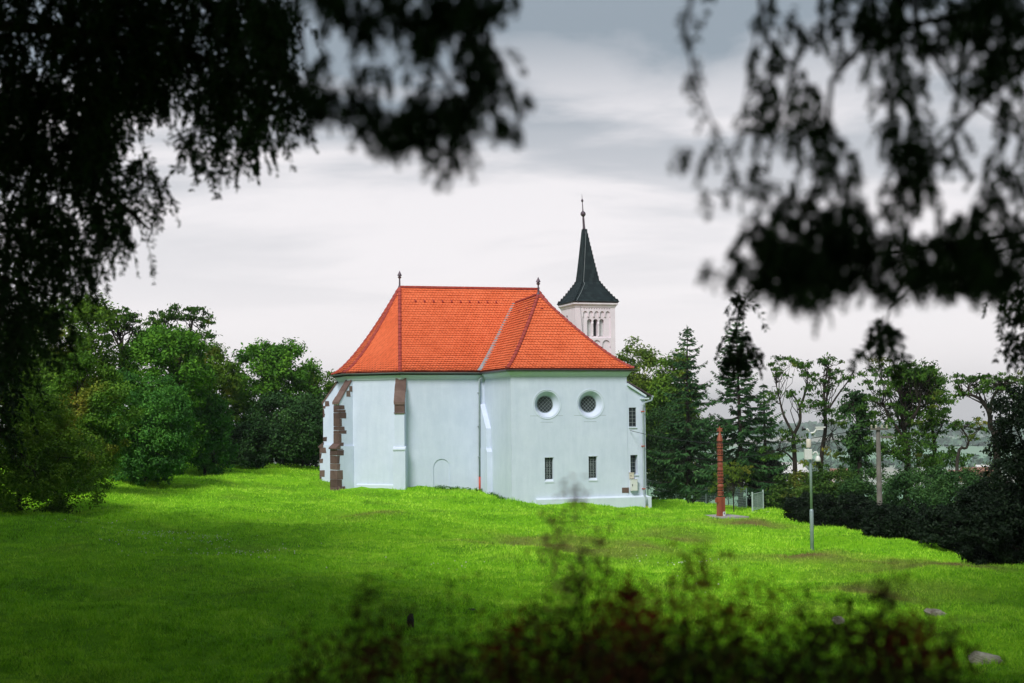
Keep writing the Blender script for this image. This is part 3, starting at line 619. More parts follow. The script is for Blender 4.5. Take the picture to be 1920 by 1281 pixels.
# --- buttresses
def brot(px, py, ang): return Matrix.Translation((px, py, 0)) @ Matrix.Rotation(ang, 4, 'Z')   # +x outwards
def stone_block(mb, T, x0, x1, y0, y1, z0, z1, rg, j=.03):
    if j == .03 and x1 - x0 < .6: x0 += rg.uniform(-.07, .05)
    jx = min(j, .008); vs = [(x + rg.uniform(-j, j) * (1 if x == x0 else jx / max(j, 1e-6)), y + rg.uniform(-jx, jx), z + rg.uniform(-j, j) * .5) for z in (z0, z1) for x, y in ((x0, y0), (x1, y0), (x1, y1), (x0, y1))]
    mb.add([tuple(T @ Vector(p)) for p in vs], [(0, 3, 2, 1), (4, 5, 6, 7), (0, 1, 5, 4), (1, 2, 6, 5), (2, 3, 7, 6), (3, 0, 4, 7)])
def buttress(px, py, ang, style, seed):
    rg = random.Random(seed); T = brot(px, py, ang)
    z_top, z_front, z_mid, d1, d2, hw1, hw2 = 7.0, 5.80, 3.0, .85, 1.05, .30, .38
    if style == 'mid': d1, d2, hw1, hw2 = .55, .68, .29, .36
    body = MB()
    def prism_y(poly, hw): body.prism(poly, T @ Matrix.Translation((0, -hw, 0)) @ Matrix.Diagonal((1, 2 * hw, 1, 1)))
    prism_y([(-.35, z_mid - .1), (d1, z_mid - .1), (d1, z_front - .04), (.0, z_top - .06), (-.35, z_top - .06)], hw1)
    prism_y([(-.35, -1.5), (d2, -1.5), (d2, z_mid - .06), (d1 - .05, z_mid + .12), (-.35, z_mid + .12)], hw2)
    b = body.build('buttress', M['plaster'], church)
    cap = MB(); n = 4; sl = (z_front - z_top) / d1
    for k in range(n):
        x0, x1 = -.02 + (d1 + .10) * k / n, -.02 + (d1 + .10) * (k + 1) / n - .012; w = hw1 + .03 + rg.uniform(-.012, .02); z0, z1 = z_top + sl * x0, z_top + sl * x1
        th = .15; vs = [(x0, -w, z0 - th), (x1, -w, z1 - th), (x1, w, z1 - th), (x0, w, z0 - th), (x0, -w, z0), (x1, -w, z1), (x1, w, z1), (x0, w, z0)]
        cap.add([tuple(T @ Vector((p[0], p[1] + rg.uniform(-.01, .01), p[2] + .05 + rg.uniform(-.012, .012)))) for p in vs], [(0, 3, 2, 1), (4, 5, 6, 7), (0, 1, 5, 4), (1, 2, 6, 5), (2, 3, 7, 6), (3, 0, 4, 7)])
    cap.build('capstone', M['stone'], b)
    st = MB()
    if style == 'mid':
        stone_block(st, T, d1 - .2, d1 + .012, -hw1 - .004, hw1 + .004, 5.10, z_front - .10, rg, .004); st.build('stone_facing', M['stone'], b); st = MB(); stone_block(st, T, d1 - .2, d1 + .07, -hw1 - .03, hw1 + .03, 5.02, 5.09, rg, .006)
        st.build('stone_ledge', M['stone'], b)
        l_ = MB(); stone_block(l_, T, d1 - .1, d2 + .05, -hw2 - .02, hw2 + .02, z_mid - .12, z_mid - .02, rg, .003); l_.build('ledge', M['plaster_trim'], b)
        return b
    z = -.6
    while z < z_front - .25:
        h = rg.uniform(.16, .56); z1 = min(z + h, z_front - .1)
        if style == 'front': ln = rg.choice([.16, .20, .26, .34, .44])
        else: ln = rg.choice([.06, .08, .14, .26, .34])
        D, hw = (d1, hw1) if z > z_mid else (d2, hw2)
        if z < z_mid < z1: z1 = z_mid - .02
        if not (style == 'side' and rg.random() < .34):
            stone_block(st, T, D - ln, D + .012, -hw - .012, hw + .012, z, z1 - .018, rg)
        z = z1 if z1 > z + .02 else z + .1
    # quoins that climb under the sloping cap
    for k in range(4 if style == 'front' else 1):
        if rg.random() < .25: continue
        x = d1 - .2 * k - .12; zc_ = z_top + sl * x; stone_block(st, T, x - .22, x, -hw1 - .01, hw1 + .01, zc_ - .42 - .1 * rg.random(), zc_ - .12, rg)
    st.build('stone_facing', M['stone'], b)
    l_ = MB(); vs = [(d1 - .02, -hw2 - .03, z_mid + .28), (d2 + .10, -hw2 - .03, z_mid + .02), (d2 + .10, hw2 + .03, z_mid + .02), (d1 - .02, hw2 + .03, z_mid + .28),
          (d1 - .02, -hw2 - .03, z_mid - .04), (d2 + .10, -hw2 - .03, z_mid - .06), (d2 + .10, hw2 + .03, z_mid - .06), (d1 - .02, hw2 + .03, z_mid - .04)]
    l_.add([tuple(T @ Vector(p)) for p in vs], [(0, 1, 2, 3), (7, 6, 5, 4), (0, 4, 5, 1), (1, 5, 6, 2), (2, 6, 7, 3), (3, 7, 4, 0)]); l_.build('ledge', M['stone'], b)
    return b
buttress(-5.1, 5.5, radians(247.5), 'mid', 4)
buttress(-7.74, 8.14, radians(202.5), 'front', 8)
buttress(-7.74, 11.86, radians(157.5), 'side', 15)
# plain white buttress in the corner between nave and transept
mb = MB(); T = brot(-.16, 5.5, radians(270))
mb.prism([(-.3, 2.9), (1.35, 2.9), (1.35, 4.1), (.1, 5.55), (-.3, 5.55)], T @ Matrix.Translation((0, -.13, 0)) @ Matrix.Diagonal((1, .30, 1, 1)))
mb.prism([(-.3, -1), (1.55, -1), (1.55, 2.72), (1.40, 2.93), (-.3, 2.93)], T @ Matrix.Translation((0, -.15, 0)) @ Matrix.Diagonal((1, .32, 1, 1)))
mb.build('corner_buttress', M['plaster'], church)
# plinths
mb = MB(); sweep(mb, [(-5.45, 5.85), (-7.3, 7.70)], [(-.05, -.6), (.10, -.6), (.10, .80), (.03, .86), (-.05, .86)]); mb.build('plinth', M['plaster_trim'], church); mb = MB()
sweep(mb, [(8.12, 3), (8.12, .03), (1.4, .03)], [(-.1, -2), (.22, -2), (.22, .10), (.0, .20), (-.1, .20)]); mb.build('plinth', M['plaster_trim'], church)
mb = MB(); rg = random.Random(3)
for k in range(5): stone_block(mb, Matrix.Identity(4), -8.85 + .16 * k, -8.72 + .16 * k, 7.0 + .1 * k, 7.25 + .12 * k, .2, .75 + rg.uniform(-.15, .05), rg, .05)
mb.build('footing_stone', M['stone'], church)
mb = MB(); mb.box((6.60, -.014, .36), (7.02, .05, .66)); mb.build('exposed_stone', M['stone'], church)
# downpipes
def pipe(pts, mat, r=.055, name='downpipe'): m_ = MB(); m_.tube(pts, r, 10); return m_.build(name, mat, church, True)
dp = pipe([(-.06, 5.12, 7.36), (-.12, 5.22, 7.2), (-.34, 5.36, 7.0), (-.36, 5.38, 1.2)], M['zinc'])
m_ = MB(); m_.tube([(-.36, 5.38, 1.22), (-.36, 5.38, .1)], .06, 10); m_.build('boot', M['redpipe'], dp, True)
for z in (6.2, 4.2, 2.4): m_ = MB(); m_.box((-.44, 5.31, z), (-.28, 5.5, z + .04)); m_.build('bracket', M['zinc'], dp)
dp = pipe([(8.50, -.12, A1 - .15), (8.46, -.14, A1 - .32), (8.05, -.10, A1 - .45), (7.92, -.09, A1 - .6), (7.92, -.09, .25), (7.98, -.27, .05), (7.99, -.28, -.45)], M['zinc'])
m_ = MB(); m_.tube([(7.99, -.28, -.42), (8.02, -.30, -.62), (8.20, -.42, -.72)], .07, 10); m_.build('boot', M['redpipe'], dp, True)
for z in (5.0, 3.0, .55): m_ = MB(); m_.box((7.84, -.16, z), (8.0, .03, z + .05)); m_.build('bracket', M['redpipe'], dp)
# cornice thin seam lines under the round windows, chased into the plaster
for x, z in RW:
    for x0, x1, dz in ((-1.0, -.45, -.66), (.5, .95, -.66), (-.4, .35, -1.02)): mb = MB(); mb.box((x + x0, -.004, z + dz), (x + x1, .02, z + dz + .018)); mb.build('plaster_seam', M['zinc'], church)

# --- bell tower
TX0, TX1, TY0, TY1 = 9.20, 12.12, 15.0, 17.95; TZ = 12.55
tw = MB(); tw.box((TX0, TY0, -3), (TX1, TY1, TZ)); tower = tw.build('bell_tower', M['plaster_tower'], church)
c = MB(); tcx = (TX0 + TX1) / 2
def cutbox(a, b): c.box(a, b)
fw = 2.05; aw = fw / 5
px0 = tcx - fw / 2 + .10
FA = 0.09
for k in range(5):
    c.prism(arch_poly(aw - .10, .42), Matrix.Translation((px0 + aw * (k + .5), TY0 - .1, 11.52)) @ Matrix.Diagonal((1, .1 + FA, 1, 1)))
c.box((px0, TY0 - .1, 10.1), (px0 + fw, TY0 + FA - .001, 11.55))
for k in range(11): c.box((px0 + .08 + k * .185, TY0 - .1, 12.06), (px0 + .17 + k * .185, TY0 + .06, 12.14))
for k in range(3): c.prism(arch_poly(fw / 3 - .14, .62), Matrix.Translation((px0 + fw / 3 * (k + .5), TY0 - .1, 9.34)) @ Matrix.Diagonal((1, .1 + FA, 1, 1)))
c.box((px0, TY0 - .1, 6.5), (px0 + fw, TY0 + FA - .001, 9.50))
cut(tower, c)
c = MB()
for k in range(3): c.prism(arch_poly(.34, 1.18), Matrix.Translation((px0 + .36 + .17 + k * .445, TY0 - .05, 10.22)) @ Matrix.Diagonal((1, .75, 1, 1)))
c.prism(arch_poly(.22, .5), Matrix.Translation((px0 + fw * .66, TY0 - .05, 8.4)) @ Matrix.Diagonal((1, .6, 1, 1)))
for k in range(2): c.prism(arch_poly(.34, .85), Matrix.Translation((TX0 - .05, TY1 - 1.25 + k * .55, 10.9)) @ Matrix.Rotation(radians(90), 4, 'Z') @ Matrix.Diagonal((1, -.6, 1, 1)))
cut(tower, c)
for x_, dp_, mt_ in ((.36, .30, 'greywood'), (.805, .50, 'blackplastic'), (1.25, .30, 'greywood')):
    m_ = MB(); m_.box((px0 + x_, TY0 + dp_, 10.25), (px0 + x_ + .34, TY0 + dp_ + .02, 11.38)); m_.build('belfry_opening', M[mt_], tower)
m_ = MB()
for k in range(2):
    xx = px0 + .36 + .34 + .0525 + k * .445
    m_.lathe([(.075, 0), (.075, .06), (.045, .09), (.040, .72), (.07, .80), (.09, .95)], 10, (xx, TY0 + .13, 10.22))
m_.build('colonnette', M['plaster_tower'], tower, True)
m_ = MB(); sweep(m_, [(TX0, TY0), (TX0, TY1), (TX1, TY1), (TX1, TY0)][::-1] if False else [(TX1, TY0), (TX0, TY0), (TX0, TY1), (TX1, TY1)], [(-.05, 12.20), (.03, 12.20), (.05, 12.28), (.12, 12.36), (.16, 12.40), (.16, 12.50), (-.05, 12.50)], True)
m_.build('tower_cornice', M['plaster_tower'], tower)
m_ = MB(); sweep(m_, [(TX1, TY0), (TX0, TY0), (TX0, TY1), (TX1, TY1)], [(-.05, 12.505), (.17, 12.505), (.20, 12.60), (-.05, 12.60)], True); m_.build('eaves_board', M['finial'], tower)
tcy = (TY0 + TY1) / 2; he = (TX1 - TX0) / 2 + .22; SB = 14.02; hs = .64; ST = 17.62
t_ = MB(); u_ = MB()
def sq(h, z): return [(tcx - h, tcy - h, z), (tcx + h, tcy - h, z), (tcx + h, tcy + h, z), (tcx - h, tcy + h, z)]
def edge_low(i):
    def fn(t):
        h = he + (hs - he) * t; z = 12.58 + (SB - 12.58) * t ** 1.18; return np.array(sq(h, z)[i])
    return fn
def edge_up(i):
    def fn(t):
        h = hs + (.13 - hs) * t ** .92; z = SB + (ST - SB) * t; return np.array(sq(h, z)[i]) + np.array([-.20 * t, 0, 0])
    return fn
for i in range(4):
    tile_face(t_, u_, edge_low(i), edge_low((i + 1) % 4), .23, .26, False, .03, 31 + i); tile_face(t_, u_, edge_up(i), edge_up((i + 1) % 4), .30, .24, False, .022, 41 + i)
sp_ = t_.build('spire', M['slate'], tower, fix=False)
me_u = MB(); me_u.v, me_u.f = u_.v, u_.f; me_u.build('spire_lining', M['black'], tower, fix=False)
m_ = MB()
for i in range(4):
    m_.tube([edge_low(i)(t) + np.array([0, 0, .02]) for t in np.linspace(0, 1, 8)], .04, 6); m_.tube([edge_up(i)(t) for t in np.linspace(0, 1, 8)], .032, 6)
m_.build('spire_hip', M['slate'], tower)
m_ = MB(); m_.lathe([(.17, ST - .15), (.13, ST + .02), (.085, ST + .35), (.075, ST + .9), (.06, ST + 1.02), (.10, ST + 1.05), (.17, ST + 1.14), (.19, ST + 1.22), (.15, ST + 1.34), (.05, ST + 1.42), (.035, ST + 1.6), (.028, ST + 2.05), (.08, ST + 2.10), (.09, ST + 2.16), (.05, ST + 2.24), (.02, ST + 2.28), (.008, ST + 2.62)], 12, (0, 0, 0)); m_.v = [(x + tcx - .20 - .055 * max(0, z - ST), y + tcy, z) for x, y, z in m_.v]
m_.build('tower_finial', M['finial'], tower)
m_ = MB(); m_.tube([edge_up(0)(t) + np.array([.1 + .1 * t, -.05, 0]) for t in (1, .6, .3, 0)] + [edge_low(0)(t) + np.array([.25, -.06, .05]) for t in (.9, .5, 0)] + [(TX0 + .35, TY0 - .06, 12.3), (TX0 + .5, TY0 - .03, 10.5), (TX0 + .6, TY0 - .03, 6)], .012, 5); m_.build('lightning_conductor', M['lead'], tower)

# --- wall boxes and the cable (things fixed to the church)
def wbox(name, label, x0, x1, z0, z1, dpt, cat, mat):
    p = CW((x0 + x1) / 2, -.0, z0); t = thing(name, label, cat, p, TH)
    hw = (x1 - x0) / 2; h = z1 - z0
    m_ = MB(); m_.box((-hw, -dpt, 0), (hw, .02, h)); m_.build('cabinet', mat, t)
    m_ = MB(); m_.box((-hw + .015, -dpt - .02, .015), (hw - .015, -dpt - .003, h - .015)); d_ = m_.build('door', mat, t)
    m_ = MB(); m_.box((-hw + .04, -dpt - .035, h * .42), (-hw + .075, -dpt - .021, h * .60)); m_.build('handle', M['blackplastic'], d_)
    m_ = MB(); m_.box((-hw - .02, -dpt - .03, h + .003), (hw + .02, .02, h + .025)); m_.build('rain_cover', mat, t)
    return t
wbox('meter_cabinet', 'pale grey meter cabinet on the annex wall above the plinth, with a latch', 7.10, 7.48, .47, 1.12, .22, 'meter cabinet', M['whitebox'])
wbox('junction_box', 'small pinkish junction box just under the lower annex window', 7.06, 7.32, 1.17, 1.50, .10, 'junction box', M['beige'])

# ------------------------------------------------------------------ carved memorial post on its slab
def px_place(px, py, d):
    p = at(px, py, d); return np.array([p[0], p[1], Hs(p[0], p[1])])
P0 = px_place(1352, 972, 75)
t = thing('carved_post', 'tall carved reddish wooden memorial post with star top on a square stone slab', 'memorial post', P0, radians(24))
m_ = MB(); m_.box((-1.05, -1.05, -.5), (1.05, 1.05, .13)); m_.build('base_slab', M['concrete'], t)
m_ = MB(); m_.box((-.3, -1.22, -.4), (1.25, -1.05, .02)); m_.build('slab_edge', M['concrete'], t)
m_ = MB(); m_.box((-.165, -.165, .13), (.165, .165, 1.12)); m_.box((-.185, -.185, .131), (.185, .185, .17)); m_.box((-.29, -.05, .84), (-.16, .10, 1.06)); m_.build('base_post', M['wood'], t)
zs = lambda zy: .13 + (1115 - zy) * 4.36 / 950.0
prof = []
def band(z0, z1, r0, r1=None): prof.extend([(r0, zs(z0)), (r1 or r0, zs(z1))])
band(886, 832, .165); band(828, 818, .12); band(815, 806, .17, .175); band(802, 794, .12); band(790, 775, .16, .175); band(765, 752, .16, .14); band(748, 740, .115)
band(736, 682, .165); band(678, 668, .115); band(664, 655, .17); band(650, 615, .17, .16); band(608, 600, .11); band(596, 585, .165, .16); band(560, 535, .135, .15); band(520, 508, .15, .13)
band(502, 494, .10); band(490, 480, .15, .145); band(462, 442, .135, .16); band(434, 426, .11); band(421, 360, .165); band(355, 347, .115); band(342, 284, .165); band(280, 268, .115); band(262, 252, .165); band(215, 165, .125, .055)
m_ = MB(); m_.lathe(prof, 8, (0, 0, 0), pi / 8); m_.build('carved_shaft', M['wood'], t)
for zc, hh in ((390, 22), (709, 20), (858, 20), (312, 14), (632, 10)):
    m_ = MB()
    for k in range(8):
        a = k * pi / 4 + pi / 4 * 0; r_ = .165 * cos(pi / 8) + .004
        c_ = Vector((cos(a), sin(a), 0)); s_ = Vector((-sin(a), cos(a), 0)); zz_ = zs(zc); q = hh * 4.7 / 950
        for sg in (1, -1):
            p = c_ * r_ + Vector((0, 0, zz_)); aa_ = p + s_ * .055 * sg; 
            m_.add([p + Vector((0, 0, q)), aa_ + Vector((0, 0, 0)), p + Vector((0, 0, q - .05)), aa_ * 1 - s_ * .03 * sg], [(0, 1, 3, 2)])
            m_.add([p - Vector((0, 0, q)), aa_, p - Vector((0, 0, q - .05)), aa_ * 1 - s_ * .03 * sg], [(0, 1, 3, 2)])
    m_.build('carving', M['wood_dark'], t, fix=False)
for z_ in (824, 798, 744, 673, 604, 498, 430, 351, 274): m_ = MB(); m_.lathe([(.122, zs(z_ + 4)), (.122, zs(z_ - 4))], 12); m_.build('groove', M['wood_dark'], t)
m_ = MB(); n = 12
pl = [((.19 if k % 2 == 0 else .085) * sin(pi * k / 6), (.19 if k % 2 == 0 else .085) * cos(pi * k / 6)) for k in range(n)]
m_.prism(pl, Matrix.Rotation(radians(-24), 4, 'Z') @ Matrix.Translation((0, -.06, zs(165) + .15)) @ Matrix.Diagonal((1, .12, 1, 1))); m_.build('star', M['wood'], t)
m_ = MB(); m_.box((.0, -.20, .14), (.15, -.188, .36)); pq = m_.build('plaque', M['whitebox'], t)
m_ = MB(); m_.box((.05, -.204, .22), (.10, -.201, .32)); m_.build('emblem', M['blackplastic'], pq)

# ------------------------------------------------------------------ surveillance mast
P0 = px_place(1523, 1035, 55)
hm = 240 / FP * 55
t = thing('camera_mast', 'slim galvanised steel mast carrying white cabinet, dome camera and bullet camera', 'camera mast', P0, 0)
sc = 55 / FP      # metres per photo pixel at the mast
m_ = MB(); m_.lathe([(.075, -.4), (.075, 1.62), (.055, 1.68)], 12); m_.build('lower_tube', M['galv'], t, True)
m_ = MB(); m_.lathe([(.052, 1.6), (.05, 4.62)], 12); m_.build('upper_tube', M['galv'], t, True)
m_ = MB(); m_.lathe([(.24, -.3), (.24, .03), (.20, .05)], 12, (.03, 0, 0)); m_.build('footing', M['concrete'], t)
m_ = MB(); m_.box((-.26, -.22, 3.60), (.02, -.04, 3.99)); cb = m_.build('cabinet', M['whitebox'], t)
m_ = MB()
for k in range(6): m_.box((-.25 + k * .045, -.228, 3.63), (-.235 + k * .045, -.219, 3.96))
m_.build('cooling_rib', M['greywood'], cb)
m_ = MB(); m_.lathe([(.09, 4.04), (.10, 4.08), (.10, 4.34), (.07, 4.38)], 12, (-.07, -.06, 0)); m_.build('antenna', M['beige'], t, True)
dome = MB(); dome.tube([(.03, 0, 3.75), (.10, -.02, 3.80), (.16, -.03, 3.87), (.22, -.04, 3.87), (.27, -.04, 3.80), (.28, -.04, 3.70)], .032, 8)
dome.lathe([(.05, 3.72), (.09, 3.66), (.105, 3.56), (.10, 3.50)], 14, (.28, -.04, 0)); dm = dome.build('dome_camera', M['whitebox'], t, True)
m_ = MB(); m_.lathe([(.088, 3.52), (.085, 3.46), (.06, 3.40), (.02, 3.37)], 14, (.28, -.04, 0)); m_.build('lens_dome', M['blackplastic'], dm, True)
m_ = MB(); m_.tube([(0, 0, 4.60), (.06, -.02, 4.60), (.15, -.03, 4.62), (.22, -.03, 4.70), (.26, -.03, 4.78)], .035, 8)
m_.box((.20, -.10, 4.80), (.58, .03, 4.845)); m_.box((.22, -.085, 4.72), (.50, .015, 4.80)); bc = m_.build('bullet_camera', M['whitebox'], t)
m_ = MB(); m_.box((.50, -.07, 4.73), (.512, 0, 4.79)); m_.build('lens', M['blackplastic'], bc)
m_ = MB(); m_.tube([(0, 0, 4.60), (-.06, -.02, 4.70), (-.10, -.02, 4.76), (-.18, -.02, 4.73)], .03, 8); hb = m_.build('horn_bracket', M['whitebox'], t, True)
m_ = MB(); m_.tube([(-.16, -.02, 4.74), (-.24, -.04, 4.75), (-.30, -.06, 4.76)], [.03, .05, .075], 10); m_.build('horn', M['blackplastic'], hb, True)

# ------------------------------------------------------------------ utility pole and cables
P0 = px_place(1650, 975, 64); ztop = at(1644, 800, 64)[2] - P0[2]
t = thing('utility_pole', 'tapered grey concrete utility pole with short crossarm standing in dark shrubs', 'utility pole', P0, 0)
m_ = MB(); m_.lathe([(.145, -.5), (.14, .1), (.095, ztop)], 12); m_.build('pole', M['concrete_pole'], t, True)
m_ = MB(); m_.box((-.38, -.16, ztop - .16), (.42, -.07, ztop - .08)); m_.box((.1, -.18, ztop - .52), (.62, -.08, ztop - .42)); ca = m_.build('crossarm', M['concrete_pole'], t)
for x in (-.32, -.12, .15, .36): m_ = MB(); m_.lathe([(.03, 0), (.05, .04), (.03, .08), (.045, .12), (.02, .16)], 8, (x, -.115, ztop - .08)); m_.build('insulator', M['rock'], ca)
TOP = P0 + np.array([0, -.1, ztop - .02])
def cable(name, label, a, b, sag, r=.012):
    m_ = MB(); m_.tube([np.array(a) * (1 - s) + np.array(b) * s - np.array([0, 0, sag * 4 * s * (1 - s)]) for s in np.linspace(0, 1, 24)], r, 5)
    o = m_.build(name, M['cable'], None, True); tag(o, label, 'cable', 'overhead cables'); return o
cable('service_cable', 'thin dark cable strung from the annex wall to the utility pole', CW(7.12, -.06, 3.93), TOP + [-.35, 0, 0], .75, .016)
cable('overhead_wire', 'thin wire sagging from the utility pole towards the crooked robinia', TOP + [.3, 0, -.2], at(1835, 835, 66), .25)
cable('overhead_wire', 'thin wire passing behind the spruces to the utility pole crossarm', at(1190, 838, 118), TOP + [-.2, 0, .0], 1.2)

# ------------------------------------------------------------------ fence and gate behind the church
fp = [(1215, 945, 106), (1268, 947, 104), (1324, 950, 101), (1366, 953, 97), (1400, 956, 93)]
FPt = [px_place(*q) for q in fp]
t = thing('mesh_fence', 'low dark green mesh fence under the trees behind the church', 'fence', FPt[0], 0)
for p in FPt:
    q = p - FPt[0]; m_ = MB(); m_.box((q[0] - .035, q[1] - .035, q[2] - .4), (q[0] + .035, q[1] + .035, q[2] + 1.45)); m_.build('post', M['fence'], t)
for a, b in zip(FPt[:-1], FPt[1:]):
    a = a - FPt[0]; b = b - FPt[0]; m_ = MB(); n = int(np.linalg.norm(b - a) / .10)
    for k in range(n + 1):
        p = a + (b - a) * k / n; m_.tube([p + [0, 0, .08], p + [0, 0, 1.36]], .005, 4, False)
    for k in range(9):
        z_ = .08 + 1.28 * k / 8; m_.tube([a + [0, 0, z_], b + [0, 0, z_]], .008 if k % 8 else .016, 4, False)
    m_.build('mesh_panel', M['fence'], t)
P0 = px_place(1411, 963, 84); P1 = px_place(1431, 961, 85.5); dz_ = P1 - P0
t = thing('garden_gate', 'pale galvanised mesh gate panel between two posts at the lawn edge', 'gate', P0, 0)
for q in (np.zeros(3), dz_): m_ = MB(); m_.box((q[0] - .04, q[1] - .04, q[2] - .2), (q[0] + .04, q[1] + .04, q[2] + 1.18)); m_.build('post', M['gate'], t)
m_ = MB()
for k in range(13): p = dz_ * (k + .5) / 13; m_.tube([p + [0, 0, .10], p + [0, 0, 1.05]], .016, 4, False)
for z_ in (.10, 1.05): m_.tube([np.array([0, 0, z_]), dz_ + [0, 0, z_]], .022, 6, False)
for k in range(1, 9): m_.tube([np.array([0, 0, .1 + .95 * k / 9]), dz_ + [0, 0, .1 + .95 * k / 9]], .006, 4, False)
m_.tube([dz_ / 2 + [0, 0, .1], dz_ / 2 + [0, 0, 1.05]], .018, 6, False); m_.build('mesh_panel', M['gate'], t)
m_ = MB(); m_.box((-.1, .06, -.4), (1.05, .30, .02)); o = m_.build('low_wall', M['concrete'], None); o.location = tuple(P0); tag(o, 'short low concrete kerb wall behind the pale gate', 'low wall')

# ------------------------------------------------------------------ vegetation builders
def unit(v): return v / (np.linalg.norm(v, axis=-1, keepdims=True) + 1e-9)
def leaf_quads(rg, pts, nrm, tang, ln, wd):
    """pts (n,3), nrm (n,3), tang (n,3): rhombic, slightly folded leaves"""
    b = unit(np.cross(nrm, tang)); t = unit(tang); ln = ln[:, None]; wd = wd[:, None]
    fold = nrm * wd * .25
    return np.stack([pts - t * ln * .5, pts + b * wd * .5 + fold - t * ln * .08, pts + t * ln * .5, pts - b * wd * .5 + fold - t * ln * .08], 1)
def clump_leaves(rg, centers, radii, n, size, aspect=.5, up=.5, shell=.45, droop=0.2):
    """leaves spread through each clump's ellipsoid; radii (N,3)"""
    N_ = len(centers); idx = np.repeat(np.arange(N_), n)
    d = unit(rg.normal(size=(len(idx), 3))); r = rg.random(len(idx))[:, None] ** shell
    p = centers[idx] + d * r * radii[idx] * (1 + .18 * rg.normal(size=(len(idx), 1)))
    nrm = unit(d * .6 + rg.normal(size=d.shape) * .6 + np.array([0, 0, up]))
    tg = unit(np.cross(nrm, rg.normal(size=d.shape)) + np.array([0, 0, -droop]))
    s = size * (.6 + .8 * rg.random(len(idx)))
    return leaf_quads(rg, p, nrm, tg, s, s * aspect)
def crown_clumps(rg, n, cz, rx, ry, rz, lumps, inner=.35, low_cut=None, cs=(.16, .30)):
    """clump centres on a lobed hull (plus some inside)"""
    lob = unit(rg.normal(size=(lumps, 3))); la = rg.uniform(.75, 1.15, lumps)
    d = unit(rg.normal(size=(n, 3))); k = np.argmax(d @ lob.T, 1); prox = np.max(d @ lob.T, 1)
    hull = la[k] * (.74 + .30 * prox ** 3)
    r = np.where(rg.random(n) < inner, rg.random(n) ** .6, 1.0) * hull
    c = d * r[:, None] * np.array([rx, ry, rz]) + np.array([0, 0, cz])
    rad = rg.uniform(cs[0], cs[1], n)[:, None] * (rx + ry + rz) / 3 * np.array([1.1, 1.1, .75])
    if low_cut is not None: k_ = c[:, 2] > low_cut; c = c[k_]; rad = rad[k_]
    return c, rad
def limb(mb, rg, a, b, r0, r1, wob=.06, n=6):
    a = np.array(a, float); b = np.array(b, float); l_ = np.linalg.norm(b - a); pts = []
    for i in range(n + 1):
        s = i / n; pts.append(a + (b - a) * s + rg.normal(size=3) * wob * l_ * (s * (1 - s) * 3) + np.array([0, 0, .08 * l_ * sin(pi * s)]) * 0)
    mb.tube(pts, [r0 + (r1 - r0) * i / n for i in range(n + 1)], 7); return pts

def bushy_tree(px, top, base, d, w_px, leaf, label, name='leafy_tree', cat='tree', group=None, seed=1, clumps=170, n=95, size=.30, trunk=True, foot=.06, flat=1.0, lumps=11, dz=0.0, cs=(.16, .30), inner=.35):
    rg = np.random.default_rng(seed)
    p = at(px, base, d); p = np.array([p[0], p[1], Hs(p[0], p[1]) - .05 + dz]); zt = at(px, top, d)[2]; hgt = max(zt - p[2], .4); w = w_px / FP * d
    t = thing(name, label, cat, p, 0, group)
    cz = hgt * (.5 + foot); rz = hgt * (.5 - foot) * 1.0
    c, rad = crown_clumps(rg, clumps, cz, w / 2, w / 2 * flat, rz, lumps, low_cut=hgt * .03, cs=cs, inner=inner)
    mb = MB(); mb.quads(clump_leaves(rg, c, rad, int(n * (1.9 if d < 86 else 1.35)), size * (.66 if d < 86 else .8), .5, .55))
    mb.build('crown', leaf, t)
    m_ = MB(); r0 = max(.05, hgt * .018); limb(m_, rg, (0, 0, -.4), (rg.normal() * .3, rg.normal() * .3, hgt * .62), r0, r0 * .4)
    for q in c[:: max(1, len(c) // 16)]: limb(m_, rg, (0, 0, hgt * rg.uniform(.12, .5)), q, r0 * .45, r0 * .12, .08)
    m_.build('trunk', M['bark'], t, True, fix=False)
    return t
